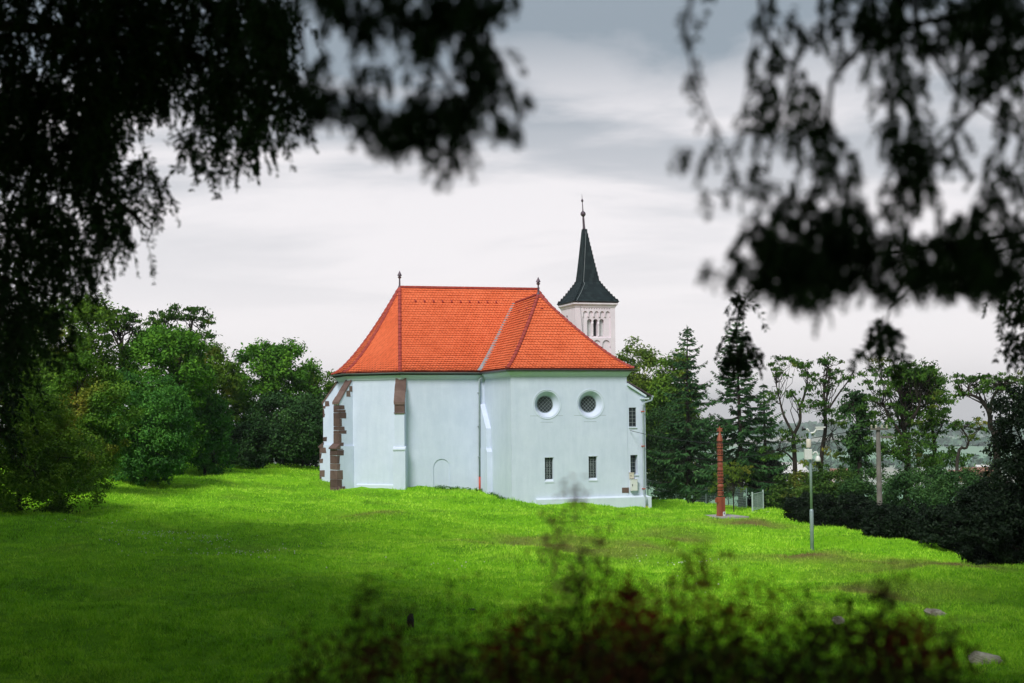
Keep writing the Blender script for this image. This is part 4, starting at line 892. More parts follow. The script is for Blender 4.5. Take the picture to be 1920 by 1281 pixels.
def robinia(px, base, d, top, spec, leaf, label, seed, group=None, clump_r=.62, n=34, size=.24, trunk_r=.16, ivy=None, name='robinia_tree', tip_n=5, cl_flat=.5):
    """spec: list of limb poly-lines in photo pixels (root first), each limb carrying foliage pads near its end"""
    rg = np.random.default_rng(seed)
    p = at(px, base, d); P = np.array([p[0], p[1], Hs(p[0], p[1]) - .1]); t = thing(name, label, 'tree', P, 0, group)
    m_ = MB(); cen = []; rads = []
    for pl, r0, pads in spec:
        dep = rg.uniform(-.5, .5) if len(pads) else 0
        pts = []
        for i, (x, y) in enumerate(pl):
            s = i / max(1, len(pl) - 1); q = at(x, y, d + dep * 3 * s) - P; pts.append(q)
        if pl[0] == (px, base): pts[0] = np.array([0, 0, -.5])
        # smooth the limb
        fine = []
        for i in range(len(pts) - 1):
            for s in np.linspace(0, 1, 5)[: 5 if i == len(pts) - 2 else 4]:
                a_ = pts[max(i - 1, 0)]; b_ = pts[i]; c_ = pts[i + 1]; e_ = pts[min(i + 2, len(pts) - 1)]
                fine.append(.5 * ((2 * b_) + (-a_ + c_) * s + (2 * a_ - 5 * b_ + 4 * c_ - e_) * s * s + (-a_ + 3 * b_ - 3 * c_ + e_) * s ** 3))
        m_.tube(fine, [r0 * (1 - .72 * i / (len(fine) - 1)) for i in range(len(fine))], 7)
        for (x, y, wp, hp) in pads:
            q = at(x, y, d + dep * 3) - P; k = max(4, int(tip_n * 2.1 * wp / 40))
            for _ in range(k):
                o = np.clip(rg.normal(size=3), -1.4, 1.4) * np.array([wp / FP * d * .33, wp / FP * d * .36, hp / FP * d * .34]); cc = q + o; cen.append(cc); cr = clump_r * rg.uniform(.35, .95); rads.append([cr, cr, cr * cl_flat * rg.uniform(.7, 1.2)])
                e_ = fine[-1] if rg.random() < .5 else fine[int(len(fine) * rg.uniform(.5, .95))]
                limb(m_, rg, e_, cc, r0 * .20, r0 * .07, .10, 4)
    m_.build('trunk', M['bark'], t, True, fix=False)
    mb = MB(); mb.quads(clump_leaves(rg, np.array(cen), np.array(rads), max(20, int(n * .7)), size * .85, .40, .6, .8, .8)); mb.build('crown', leaf, t)
    if ivy:
        c = []; r = []
        for (x, y, wp, hp) in ivy:
            for _ in range(int(6 + hp / 6)):
                c.append(at(x + rg.normal() * wp * .28, y + rg.normal() * hp * .28, d + rg.normal() * .3) - P); r.append([.38, .38, .42])
        mb = MB(); mb.quads(clump_leaves(rg, np.array(c), np.array(r), 60, .2, .7, .3)); mb.build('ivy', LEAF['dark'], t)
    return t
def spruce(px, base, d, top, w_px, label, seed, lean=0.0):
    rg = np.random.default_rng(seed)
    p = at(px, base, d); P = np.array([p[0], p[1], Hs(p[0], p[1]) - .1]); hgt = at(px, top, d)[2] - P[2]; R = w_px / FP * d / 2
    t = thing('spruce_tree', label, 'tree', P, 0, 'spruces by the fence')
    m_ = MB(); m_.tube([(0, 0, -.4), (.05, 0, hgt * .4), (lean * .5, 0, hgt * .75), (lean, 0, hgt)], [.20, .14, .07, .015], 8); Q = []
    z = hgt * .16
    while z < hgt * .985:
        f_ = z / hgt; nb = 6 if f_ < .8 else 5; Lb = R * (1.02 - f_) ** .72 * 1.12
        a0 = rg.uniform(0, 2 * pi)
        for k in range(nb):
            if rg.random() < .22: continue
            z = z + rg.uniform(-.07, .09); L_ = Lb * rg.uniform(.45, 1.25); a = a0 + 2 * pi * k / nb + rg.uniform(-.3, .3); dr = np.array([cos(a), sin(a), 0]); sag = (.46 * (1 - f_) - .34 * max(0, f_ - .6)) * rg.uniform(.7, 1.35)
            n = 12; pts = []
            for i in range(n + 1):
                s = i / n; pts.append(np.array([lean * f_, 0, z]) + dr * L_ * s + np.array([0, 0, L_ * (-sag * s * 1.1 + .42 * s * s * s * .8 - .05)]))
            m_.tube([pts[i] for i in (0, 4, 8, 12)], [.035, .025, .015, .006], 4, False)
            pts = np.array(pts); nt_ = max(12, int(L_ * 30))
            s = rg.uniform(.18, 1.0, nt_); i0 = np.minimum((s * n).astype(int), n - 1); fr = s * n - i0
            b = pts[i0] * (1 - fr[:, None]) + pts[i0 + 1] * fr[:, None]
            side = np.where(rg.random(nt_) < .5, 1, -1)[:, None] * np.array([-sin(a), cos(a), 0])
            tl = (.20 + .42 * np.sin(pi * np.clip(s * .9 + .08, 0, 1))) * rg.uniform(.6, 1.2, nt_) * (.55 + .45 * (1 - f_))
            tg = unit(side * rg.uniform(.2, 1.0, (nt_, 1)) + dr * rg.uniform(.2, .8, (nt_, 1)) + np.array([0, 0, -1]) * rg.uniform(.25, 1.1, (nt_, 1)) * (1 - .6 * f_))
            nm = unit(np.cross(tg, rg.normal(size=tg.shape)))
            Q.append(leaf_quads(rg, b + tg * tl[:, None] * .5, nm, tg, tl, tl * .24 + .03))
        z += .30 * (1.25 - .5 * f_) * rg.uniform(.7, 1.3)
    # leader tip
    tip = np.array([lean, 0, hgt]); k = 30; tg = unit(rg.normal(size=(k, 3)) * .5 + [0, 0, 1]); Q.append(leaf_quads(rg, tip - np.array([0, 0, .5]) * rg.random((k, 1)) * 2 + tg * .1, unit(np.cross(tg, rg.normal(size=(k, 3)))), tg, np.full(k, .28), np.full(k, .06)))
    m_.build('trunk', M['bark'], t, True, fix=False)
    mb = MB(); mb.quads(np.concatenate(Q)); mb.build('crown', LEAF['spruce'], t); return t

# ------------------------------------------------------------------ trees on the side of the apse
GL = 'trees lining the lawn beside the apse'
bushy_tree(510, 628, 888, 110, 150, LEAF['green'], 'rounded green tree rising alone beyond the grey-green thicket beside the apse', group=GL, seed=21, clumps=190, size=.34, foot=.05, lumps=14, cs=(.13, .24))
bushy_tree(598, 690, 890, 114, 80, LEAF['olive'], 'slim yellowish tree peeping out just beside the apse buttress', group=GL, seed=22, clumps=90, size=.32)
bushy_tree(385, 652, 880, 104, 130, LEAF['olive'], 'yellow-green tree between the open-crowned robinias and the lone rounded tree', group=GL, seed=23, clumps=150, size=.32)
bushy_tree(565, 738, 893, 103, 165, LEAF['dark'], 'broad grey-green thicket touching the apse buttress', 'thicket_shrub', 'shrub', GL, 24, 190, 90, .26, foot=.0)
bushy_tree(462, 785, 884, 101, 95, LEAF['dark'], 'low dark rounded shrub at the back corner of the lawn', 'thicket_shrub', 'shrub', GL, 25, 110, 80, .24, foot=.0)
robinia(345, 880, 96, 575, [([(345, 880), (338, 760), (332, 690), (318, 640)], .26, [(310, 600, 60, 30), (280, 625, 50, 30)]), ([(332, 690), (350, 640), (362, 600)], .16, [(350, 585, 70, 22), (375, 612, 40, 40)]), ([(338, 740), (365, 690), (385, 650)], .14, [(380, 640, 40, 50), (360, 670, 60, 40)]), ([(338, 760), (310, 700), (290, 660)], .14, [(285, 660, 60, 50), (320, 660, 80, 50)])], LEAF['robinia'], 'open-crowned robinia with flat-topped tufts above the bright green shrub', 41, GL, .75, 60, .30)
robinia(228, 885, 94, 570, [([(228, 885), (227, 740), (228, 660), (225, 630)], .22, [(215, 590, 55, 24), (240, 600, 50, 30)]), ([(228, 660), (205, 610)], .10, [(200, 592, 30, 20), (195, 620, 30, 30)]), ([(228, 680), (248, 620)], .1, [(255, 625, 40, 40), (235, 650, 60, 40)])], LEAF['robinia'], 'thin robinia with small tufted crown over the yellow-tipped shrub', 42, GL, .70, 60, .30)
bushy_tree(300, 628, 890, 90, 190, LEAF['green'], 'tall feathery tree below the two open-crowned robinias', group=GL, seed=26, clumps=230, n=100, size=.30, lumps=16, cs=(.12, .24))
bushy_tree(385, 715, 880, 93, 110, LEAF['bluegreen'], 'blue-green drooping tree where the lawn turns behind the feathery tree', group=GL, seed=27, clumps=150, size=.28, foot=.0)
bushy_tree(120, 575, 915, 88, 220, LEAF['olive'], 'tall dull olive tree half hidden by the hanging conifer branches', group=GL, seed=28, clumps=220, size=.32, lumps=14)
bushy_tree(268, 712, 893, 78, 170, LEAF['bluegreen'], 'bright feathery shrub bulging over the lawn edge', 'feathery_shrub', 'shrub', GL, 29, 220, 100, .24, foot=.0, lumps=15, cs=(.12, .24))
bushy_tree(155, 690, 908, 70, 165, LEAF['yellowtip'], 'tall shrub with orange-yellow shoots on its crest', 'feathery_shrub', 'shrub', GL, 30, 220, 100, .22, foot=.0, lumps=15, cs=(.12, .24))
bushy_tree(325, 800, 884, 86, 80, LEAF['green'], 'small light green shrub with leafy stems at the feet of the feathery trees', 'feathery_shrub', 'shrub', GL, 31, 100, 80, .20, foot=.0)
bushy_tree(40, 700, 928, 60, 200, LEAF['olive'], 'deep olive shrub mass closest to the camera along the lawn', 'feathery_shrub', 'shrub', GL, 32, 230, 100, .20, foot=.0, lumps=15, cs=(.12, .24))
bushy_tree(110, 800, 930, 63, 170, LEAF['olive'], 'low shrub spreading under the orange-tipped shrub', 'thicket_shrub', 'shrub', GL, 33, 120, 80, .18, foot=.0)

# ------------------------------------------------------------------ trees beyond the church's other end
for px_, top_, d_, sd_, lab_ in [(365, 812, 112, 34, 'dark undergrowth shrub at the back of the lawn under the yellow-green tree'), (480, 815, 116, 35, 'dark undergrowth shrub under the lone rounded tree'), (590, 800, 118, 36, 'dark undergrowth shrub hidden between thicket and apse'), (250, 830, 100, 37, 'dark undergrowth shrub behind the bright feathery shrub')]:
    bushy_tree(px_, top_, 895, d_, 170, LEAF['shadedark'], lab_, 'thicket_shrub', 'shrub', GL, sd_, 140, 80, .26, foot=.0)
GR = 'trees along the slope behind the post'
bushy_tree(1205, 658, 900, 122, 110, LEAF['yellowgreen'], 'yellow-green leafy tree right behind the bell tower and annex', group=GR, seed=51, clumps=260, n=80, size=.34, cs=(.14, .26), inner=.35)
bushy_tree(1262, 655, 900, 118, 90, LEAF['olive'], 'olive leafy tree standing between the annex and the first spruce', group=GR, seed=52, clumps=200, n=80, size=.34, cs=(.14, .26), inner=.35)
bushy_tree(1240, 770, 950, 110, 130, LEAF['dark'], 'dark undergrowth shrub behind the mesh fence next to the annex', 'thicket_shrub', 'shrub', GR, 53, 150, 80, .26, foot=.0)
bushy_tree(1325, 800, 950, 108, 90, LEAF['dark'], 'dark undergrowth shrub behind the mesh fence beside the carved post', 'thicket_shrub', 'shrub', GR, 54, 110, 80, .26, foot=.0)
bushy_tree(1425, 840, 955, 100, 110, LEAF['shadedark'], 'blackish shrub behind the pale gate', 'thicket_shrub', 'shrub', GR, 55, 120, 80, .24, foot=.0)
spruce(1291, 952, 103, 614, 165, 'pointed dark spruce with bare lower trunk beside the annex', 61, .1)
spruce(1389, 957, 97, 604, 205, 'bigger spruce with wide drooping boughs behind the carved post', 62, -.1)
spruce(1436, 955, 101, 720, 90, 'short slim spruce crowded beside the wide spruce', 63)
robinia(1376, 958, 84, 868, [([(1376, 958), (1375, 930), (1374, 905)], .05, [(1372, 900, 60, 40), (1360, 890, 40, 30), (1385, 895, 40, 40), (1390, 880, 36, 20), (1368, 878, 40, 18), (1345, 915, 26, 24)])], LEAF['yellowgreen'], 'small young tree with yellowing leaves just behind the carved post', 64, None, .36, 50, .13, name='young_tree', tip_n=7, cl_flat=.8)
bushy_tree(1301, 920, 960, 95, 26, LEAF['dark'], 'little dark shrub on the lawn by the fence', 'little_shrub', 'shrub', None, 65, 30, 60, .12, foot=.0)
bushy_tree(1227, 946, 958, 91, 16, LEAF['yellowgreen'], 'tiny yellow-green plant at the annex corner', 'little_shrub', 'shrub', None, 66, 16, 40, .10, foot=.0)
robinia(1492, 905, 90, 670, [([(1492, 905), (1490, 860), (1488, 820), (1500, 790), (1498, 760), (1486, 740)], .17, [(1478, 735, 30, 20)]), ([(1488, 815), (1470, 780), (1462, 750), (1455, 720)], .10, [(1458, 695, 50, 26), (1448, 745, 36, 22), (1470, 676, 44, 14)]), ([(1498, 770), (1510, 735), (1515, 700)], .10, [(1510, 700, 40, 24), (1524, 730, 32, 26), (1500, 684, 40, 14)]), ([(1492, 870), (1475, 850), (1455, 845)], .08, [(1452, 850, 50, 24), (1470, 820, 40, 26), (1500, 830, 40, 30)])], LEAF['robinia'], 'forked robinia with a thin airy crown next to the wide spruce', 71, GR, .52, 40, .24)
robinia(1534, 905, 87, 662, [([(1534, 905), (1540, 860), (1548, 800), (1545, 740), (1552, 690)], .17, [(1556, 676, 40, 14), (1548, 720, 50, 30), (1560, 700, 40, 20)]), ([(1546, 780), (1568, 745), (1590, 715), (1602, 694)], .07, [(1584, 712, 24, 12)]), ([(1548, 760), (1530, 750), (1518, 765)], .06, [(1522, 760, 40, 24), (1556, 765, 50, 30)]), ([(1544, 830), (1560, 810)], .06, [(1560, 790, 50, 26), (1555, 860, 60, 36), (1530, 880, 50, 30)])], LEAF['robinia'], 'tall leaning robinia with tufts and bare twigs near the camera mast', 72, GR, .52, 40, .24)
robinia(1612, 905, 84, 735, [([(1612, 905), (1611, 840), (1608, 790), (1606, 750)], .17, [(1605, 745, 44, 30), (1600, 780, 60, 40)]), ([(1611, 850), (1590, 830)], .08, [(1588, 830, 50, 40), (1632, 830, 60, 40), (1610, 870, 80, 50)])], LEAF['dark'], 'dark ivy-clad robinia column beside the utility pole', 73, GR, .60, 60, .24, ivy=[(1612, 780, 46, 90), (1608, 830, 40, 60)])
robinia(1692, 915, 80, 678, [([(1692, 915), (1702, 870), (1700, 830), (1692, 790), (1690, 740)], .22, [(1690, 700, 60, 36), (1660, 690, 60, 30), (1720, 745, 60, 40)]), ([(1700, 830), (1680, 800), (1655, 760)], .12, [(1650, 720, 60, 40), (1640, 745, 50, 40), (1668, 780, 70, 40)]), ([(1696, 800), (1720, 770), (1730, 730)], .12, [(1735, 700, 60, 40), (1715, 700, 50, 30), (1745, 760, 60, 50)]), ([(1702, 870), (1670, 850)], .09, [(1665, 840, 80, 40), (1690, 830, 60, 40), (1730, 850, 70, 40)])], LEAF['robinia'], 'broad leafy robinia with dark leaning trunk behind the utility pole', 74, GR, .66, 60, .24)
robinia(1756, 905, 82, 690, [([(1756, 905), (1753, 860), (1748, 800), (1745, 750)], .17, [(1720, 705, 50, 30), (1750, 712, 60, 30), (1765, 735, 40, 40), (1740, 745, 70, 60)]), ([(1750, 830), (1770, 790)], .08, [(1765, 790, 50, 40), (1740, 800, 60, 60), (1720, 820, 50, 50)]), ([(1754, 870), (1790, 850)], .07, [(1775, 860, 70, 40), (1740, 880, 60, 40), (1800, 885, 40, 50)])], LEAF['robinia'], 'dense ivy-darkened robinia crown standing against the broad leafy one', 75, GR, .68, 64, .24, ivy=[(1708, 720, 40, 60), (1700, 770, 36, 60)])
robinia(1788, 905, 76, 790, [([(1788, 905), (1795, 862), (1812, 840), (1815, 822), (1800, 800)], .11, [(1800, 796, 44, 18), (1830, 800, 40, 20)]), ([(1813, 835), (1825, 815), (1840, 800)], .05, [(1838, 790, 30, 14), (1820, 818, 26, 14)])], LEAF['robinia'], 'low crooked robinia with an S-shaped trunk', 76, GR, .40, 30, .20)
robinia(1872, 880, 68, 698, [([(1872, 880), (1868, 840), (1857, 800), (1856, 780), (1845, 755), (1825, 742), (1805, 740)], .17, [(1805, 715, 36, 20), (1798, 735, 30, 16), (1830, 710, 44, 16)]), ([(1856, 775), (1862, 745), (1880, 720)], .11, [(1868, 712, 60, 22), (1900, 712, 50, 24), (1850, 730, 36, 20), (1890, 740, 50, 24)]), ([(1862, 815), (1885, 800), (1905, 790)], .09, [(1895, 785, 50, 36), (1915, 760, 40, 40)])], LEAF['robinia'], 'solitary robinia with sinuous trunk and flat umbrella crown', 77, GR, .46, 44, .20)
bushy_tree(1860, 838, 905, 72, 60, LEAF['yellowgreen'], 'pale yellowish bush at the foot of the umbrella-crowned robinia', 'feathery_shrub', 'shrub', GR, 78, 40, 40, .16, foot=.0)
GH = 'shrubs hedging the sloping lawn edge'
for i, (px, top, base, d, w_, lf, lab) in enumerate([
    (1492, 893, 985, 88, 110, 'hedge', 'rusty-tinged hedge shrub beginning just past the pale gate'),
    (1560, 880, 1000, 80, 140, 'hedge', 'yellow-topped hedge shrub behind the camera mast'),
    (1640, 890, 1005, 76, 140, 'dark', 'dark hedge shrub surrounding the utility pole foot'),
    (1522, 925, 985, 75, 100, 'shadedark', 'low blackish shrub in front of the rusty-tinged one'),
    (1590, 930, 1010, 69, 130, 'shadedark', 'blackish low shrub between camera mast and utility pole'),
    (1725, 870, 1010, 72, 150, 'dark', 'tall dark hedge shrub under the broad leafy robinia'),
    (1690, 945, 1030, 62, 140, 'shadedark', 'blackish low shrub where the lawn edge dips beyond the pole'),
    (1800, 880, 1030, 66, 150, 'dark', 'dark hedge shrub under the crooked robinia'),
    (1785, 950, 1045, 57, 150, 'shadedark', 'blackish low shrub above the flat rock'),
    (1860, 870, 1050, 56, 130, 'shadedark', 'high blackish shrub before the umbrella-crowned robinia'),
    (1885, 950, 1065, 50, 150, 'shadedark', 'last low blackish shrub along the lawn edge'),
    (1930, 700, 1070, 50, 130, 'shadedark', 'tallest black-green shrub closing the edge of the lawn')]):
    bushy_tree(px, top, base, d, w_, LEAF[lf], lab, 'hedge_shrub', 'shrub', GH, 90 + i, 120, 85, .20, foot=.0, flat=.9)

# ------------------------------------------------------------------ far countryside
rgf = np.random.default_rng(5)
GHS = 'village houses in the valley'
hcol = [mat_noise('house_wall_white', [(.55, .54, .52), (.62, .61, .60)], .5, .9, .1, 0), mat_noise('house_wall_cream', [(.48, .40, .34), (.54, .46, .40)], .5, .9, .1, 0)]
rcol = mat_noise('house_roof', [(.22, .10, .08), (.30, .15, .12)], .5, .9, .1, 0)
for i, (px, py, d, w_, l_, h_, lab) in enumerate([
    (1478, 886, 420, 9, 7, 3.2, 'pale village house glimpsed under the forked robinia'),
    (1452, 888, 520, 8, 9, 3, 'distant cream house glimpsed below the short spruce'),
    (1832, 893, 470, 10, 8, 3.4, 'white village house glimpsed beside the crooked robinia'),
    (1848, 886, 560, 7, 6, 3, 'smaller pale house just behind the white village house'),
    (1812, 902, 400, 9, 8, 2.6, 'pinkish low house half hidden by the hedge'),
    (1582, 892, 600, 11, 8, 3.2, 'cream village house in the gap by the ivy-clad robinia')]):
    p = at(px, py, d); z = Hs(p[0], p[1]); t = thing('village_house', lab, 'house', (p[0], p[1], z), rgf.uniform(-.6, .6), GHS)
    top = p[2] - z
    hh = max(h_, top) 
    m_ = MB(); m_.box((-w_ / 2, -l_ / 2, -2), (w_ / 2, l_ / 2, hh)); m_.build('wall', hcol[i % 2], t)
    m_ = MB(); m_.prism([(-l_ / 2 - .4, hh + .01), (l_ / 2 + .4, hh + .01), (0, hh + 3)], Matrix.Translation((w_ / 2 + .3, 0, 0)) @ Matrix.Rotation(pi / 2, 4, 'Z') @ Matrix.Diagonal((1, w_ + .6, 1, 1))); m_.build('roof', rcol if i % 3 else hcol[0], t)
    for k in (-1, 1): m_ = MB(); m_.box((k * w_ * .25 - .5, -l_ / 2 - .05, hh - 2), (k * w_ * .25 + .5, -l_ / 2 - .01, hh - .8)); m_.build('window', M['glass'], t)
spx = at(1603, 862, 230); z0 = Hs(spx[0], spx[1]); ztop_ = spx[2]
t = thing('blue_spruce', 'bluish conifer standing in the valley gap beside the ivy-clad robinia', 'tree', (spx[0], spx[1], z0), 0)
hgt = ztop_ - z0; c = []; r = []
for k in range(120):
    f_ = rgf.random() ** .8; a = rgf.uniform(0, 2 * pi); R_ = (1 - f_) * 4.5 * (hgt / 20); c.append([cos(a) * R_ * .8, sin(a) * R_ * .8, hgt * (.05 + .95 * f_)]); r.append([.8, .8, .6])
mb = MB(); mb.quads(clump_leaves(rgf, np.array(c), np.array(r), 40, .55, .35, .3)); mb.build('crown', LEAF['bluegreen'], t)
m_ = MB(); m_.tube([(0, 0, -1), (0, 0, hgt * .9)], [.3, .05], 8); m_.build('trunk', M['bark'], t)
# woods and tree lines on the far slopes: one mass
c = []; r = []
for (x0, x1, d, n, s) in [(1380, 1960, 2900, 70, 22), (1380, 1960, 3500, 110, 26), (1500, 1960, 1500, 40, 14), (1420, 1640, 2100, 40, 16), (1700, 1960, 2300, 50, 16), (1380, 1960, 900, 40, 8), (1180, 1960, 600, 60, 6), (1180, 1960, 420, 60, 5)]:
    for k in range(n):
        q = at(rgf.uniform(x0, x1), 800, d * rgf.uniform(.95, 1.05)); z = Hs(q[0], q[1]); c.append([q[0], q[1], z + s * .25]); r.append([s * rgf.uniform(.6, 1.6), s * .8, s * rgf.uniform(.3, .55)])
c = np.array(c); r = np.array(r); Q = []
for i in range(len(c)): Q.append(clump_leaves(rgf, c[i:i + 1], r[i:i + 1], 50, r[i, 2] * .8, .8, .5))
mb = MB(); mb.quads(np.concatenate(Q)); o = mb.build('far_wood', mat_leaf('leaf_far_hazed', (.05, .12, .08), (.09, .18, .12), (.14, .24, .15), trans=.1, clump=.02), None); tag(o, 'far tree lines and copses on the valley slopes', 'wood', None, 'stuff')  # lighter bluish leaf colour carries painted distance haze

# ------------------------------------------------------------------ rocks
def rock(name, label, px, py, d, size, seed, mat, group=None, rz=0.0):
    bm = bmesh.new(); bmesh.ops.create_icosphere(bm, subdivisions=4, radius=1.0); rg = np.random.default_rng(seed)
    dirs = unit(rg.normal(size=(16, 3))); offs = rg.uniform(.62, .95, 16)
    for v in bm.verts:
        q = np.array(v.co); s = min([1.0] + [offs[i] / max(q @ dirs[i], 1e-3) for i in range(16) if q @ dirs[i] > .3]); q = q * s
        q *= 1 + .05 * sin(9 * q[0] + seed) * sin(8 * q[1]) + .03 * sin(23 * q[2] + 11 * q[0])
        v.co = Vector((q[0] * size[0], q[1] * size[1], q[2] * size[2]))
    me = bpy.data.meshes.new(name); bm.to_mesh(me); bm.free(); me.materials.append(mat)
    o = bpy.data.objects.new(name, me); COL.objects.link(o); p = px_place(px, py, d); o.location = (p[0], p[1], p[2] + size[2] * .35); o.rotation_euler = (0.12, .14, rz)
    tag(o, label, 'rock', group); return o
GRK = 'loose stones on the lawn slope'
rock('flat_rock', 'pale flat rock lying on the slope next to the red-leaved shoot', 1755, 1140, 36, (.36, .24, .15), 3, M['rock'], GRK, .1)
rock('flat_rock', 'biggest pale slab-like rock, lowest on the slope', 1845, 1238, 29, (.46, .28, .17), 6, M['rock'], GRK, .25)
rock('flat_rock', 'small pale stone peeping out among the shrub tops', 1572, 1190, 33, (.16, .13, .13), 9, M['rock'], GRK, .5)
rock('upright_stone', 'dark upright stone standing in the grass by the thinnest shrub', 769, 1192, 32, (.11, .11, .27), 12, M['rock_dark'], GRK)
rock('flat_rock', 'dark low stone lying on the grass above the red-topped shrub', 885, 1165, 35, (.16, .13, .12), 15, M['rock_dark'], GRK)

# ------------------------------------------------------------------ grass and flowers
rg = np.random.default_rng(77)
def grass(name, n, seed):
    rg = np.random.default_rng(seed)
    d = 21 * (112 / 21) ** rg.random(n) ** .86
    x = d * rg.uniform(-.43, .43, n) * 1.0; y = d
    # keep off the church, slab and thickets
    ux = (x - CO[0]) * CU[0] + (y - CO[1]) * CU[1]; vx = (x - CO[0]) * CV[0] + (y - CO[1]) * CV[1]
    inb = ((ux > -8.0) & (ux < 8.4) & (vx > 5.6) & (vx < 14.4) & (ux + 13.3 + 0 * vx > 5.4)) | ((ux > 0.05) & (ux < 8.1) & (vx > 0.05) & (vx < 6))
    inb |= (np.hypot(x - P_SLAB[0], y - P_SLAB[1]) < 1.25) | (vx > 16) & (ux > -5)
    k = ~inb; x = x[k]; y = y[k]; d = d[k]; n = len(x)
    z = H(x, y); dry = dryness(x, y)
    tuft = .5 + .5 * np.sin(x * 2.1 + 1.7 * np.sin(y * 1.3)) * np.sin(y * 1.7 + 1.9 * np.sin(x * 1.1)); big = .5 + .5 * np.sin(x * .42 + 2 * np.sin(y * .23)) * np.sin(y * .37 + x * .11)
    cl = np.clip(np.sin(x * 5.3 + 2.3 * np.sin(y * 3.7)) * np.sin(y * 4.9 + 2.1 * np.sin(x * 4.1)) - .35, 0, 1)
    ln = (.042 + .12 * cl + .09 * tuft ** 2 * big + .045 * rg.random(n)) * (1 - .45 * dry) * (0.85 + d / 220); wd = (.010 + .00030 * d) * rg.uniform(.7, 1.5, n)
    a = rg.uniform(0, 2 * pi, n); lean = rg.uniform(.15, 1.0, n); b = rg.uniform(0, 2 * pi, n)
    base = np.stack([x, y, z - .01], 1); sd = np.stack([np.cos(a), np.sin(a), 0 * a], 1) * wd[:, None] * .5
    tip = base + np.stack([np.cos(b) * lean, np.sin(b) * lean, np.ones(n)], 1) * ln[:, None]
    V = np.stack([base - sd, base + sd, tip], 1).reshape(-1, 3).astype(np.float32)
    me = bpy.data.meshes.new(name); me.vertices.add(3 * n); me.vertices.foreach_set("co", V.ravel())
    me.loops.add(3 * n); me.loops.foreach_set("vertex_index", np.arange(3 * n, dtype=np.int32))
    me.polygons.add(n); me.polygons.foreach_set("loop_start", np.arange(0, 3 * n, 3, dtype=np.int32)); me.update(calc_edges=True)
    at2 = me.attributes.new("dry", 'FLOAT', 'POINT'); at2.data.foreach_set("value", np.repeat(np.clip(dry * 1.0, 0, 1), 3).astype(np.float32))
    # lit like a lawn: blend blade normals towards the ground's
    me.materials.append(grass_mat()); o = bpy.data.objects.new(name, me); COL.objects.link(o); return o
P_SLAB = px_place(1352, 972, 75)
go = grass('lawn_grass', 620000, 5); tag(go, 'short bright green grass covering the mound around the church', 'grass', None, 'stuff')
Q = []
for px, py, d, n, s in [(420, 1045, 48, 90, 1.5), (300, 1000, 54, 26, .9), (160, 995, 55, 24, 1.0), (355, 1025, 51, 34, .8), (250, 1035, 49, 20, .6), (500, 1060, 45, 20, .8), (1290, 1055, 49, 24, .7), (310, 1008, 53, 12, .2), (840, 1060, 46, 10, .5), (1320, 1095, 42, 8, .4)]:
    q = at(px, py, d); x = q[0] + rg.normal(size=n) * s; y = q[1] + rg.normal(size=n) * s * 1.3; z = H(x, y) + rg.uniform(.10, .20, n)
    pts = np.stack([x, y, z], 1)
    for sgn in range(2):
        nm = unit(rg.normal(size=(n, 3)) * .5 + [0, -.4, .8]); tg = unit(np.cross(nm, rg.normal(size=(n, 3)))); sz = rg.uniform(.03, .06, n); Q.append(leaf_quads(rg, pts, nm, tg, sz, sz * .8))
mb = MB(); mb.quads(np.concatenate(Q)); o = mb.build('white_flowers', mat_noise('petal', [(.62, .62, .56), (.75, .74, .70)], 3, .8, .1, 0), None); tag(o, 'scattered small white flowers in the shaded grass', 'wild flowers', None, 'stuff')
Q = []
for k in range(90):
    px = rg.uniform(30, 1890); py = rg.uniform(1000, 1275); d = np.interp(py, [1000, 1040, 1100, 1180, 1281], [58, 50, 40, 31, 24.5]); q = at(px, py, d); n = 14
    x = q[0] + rg.normal(size=n) * .10; y = q[1] + rg.normal(size=n) * .10; z = H(x, y) + rg.uniform(.02, .16, n)
    nm = unit(rg.normal(size=(n, 3)) * .5 + [0, 0, 1]); tg = unit(np.cross(nm, rg.normal(size=(n, 3)))); sz = rg.uniform(.04, .08, n); Q.append(leaf_quads(rg, np.stack([x, y, z], 1), nm, tg, sz, sz * .6))
mb = MB(); mb.quads(np.concatenate(Q)); o = mb.build('lawn_weeds', mat_leaf('leaf_weed', (.12, .30, .02), (.20, .45, .03), (.30, .55, .05)), None); tag(o, 'broad-leaved weeds dotted through the grass', 'weeds', None, 'stuff')
# weeds against the wall foot between nave and transept
Q = []
c = []; r = []
for u_, v_ in [(-.3 - .25 * k, 5.1 - .1 * (k % 3)) for k in range(12)] + [(-.15, 4.8 - .45 * k) for k in range(9)]:
    p = CW(u_, v_ - .1); c.append([p[0], p[1], Hs(p[0], p[1]) + .08]); r.append([.2, .2, .14])
mb = MB(); mb.quads(clump_leaves(rg, np.array(c), np.array(r), 40, .10, .6, .8)); o = mb.build('wall_weeds', LEAF['green'], None); tag(o, 'rank weeds along the wall foot by the red downpipe end', 'weeds', None, 'stuff')

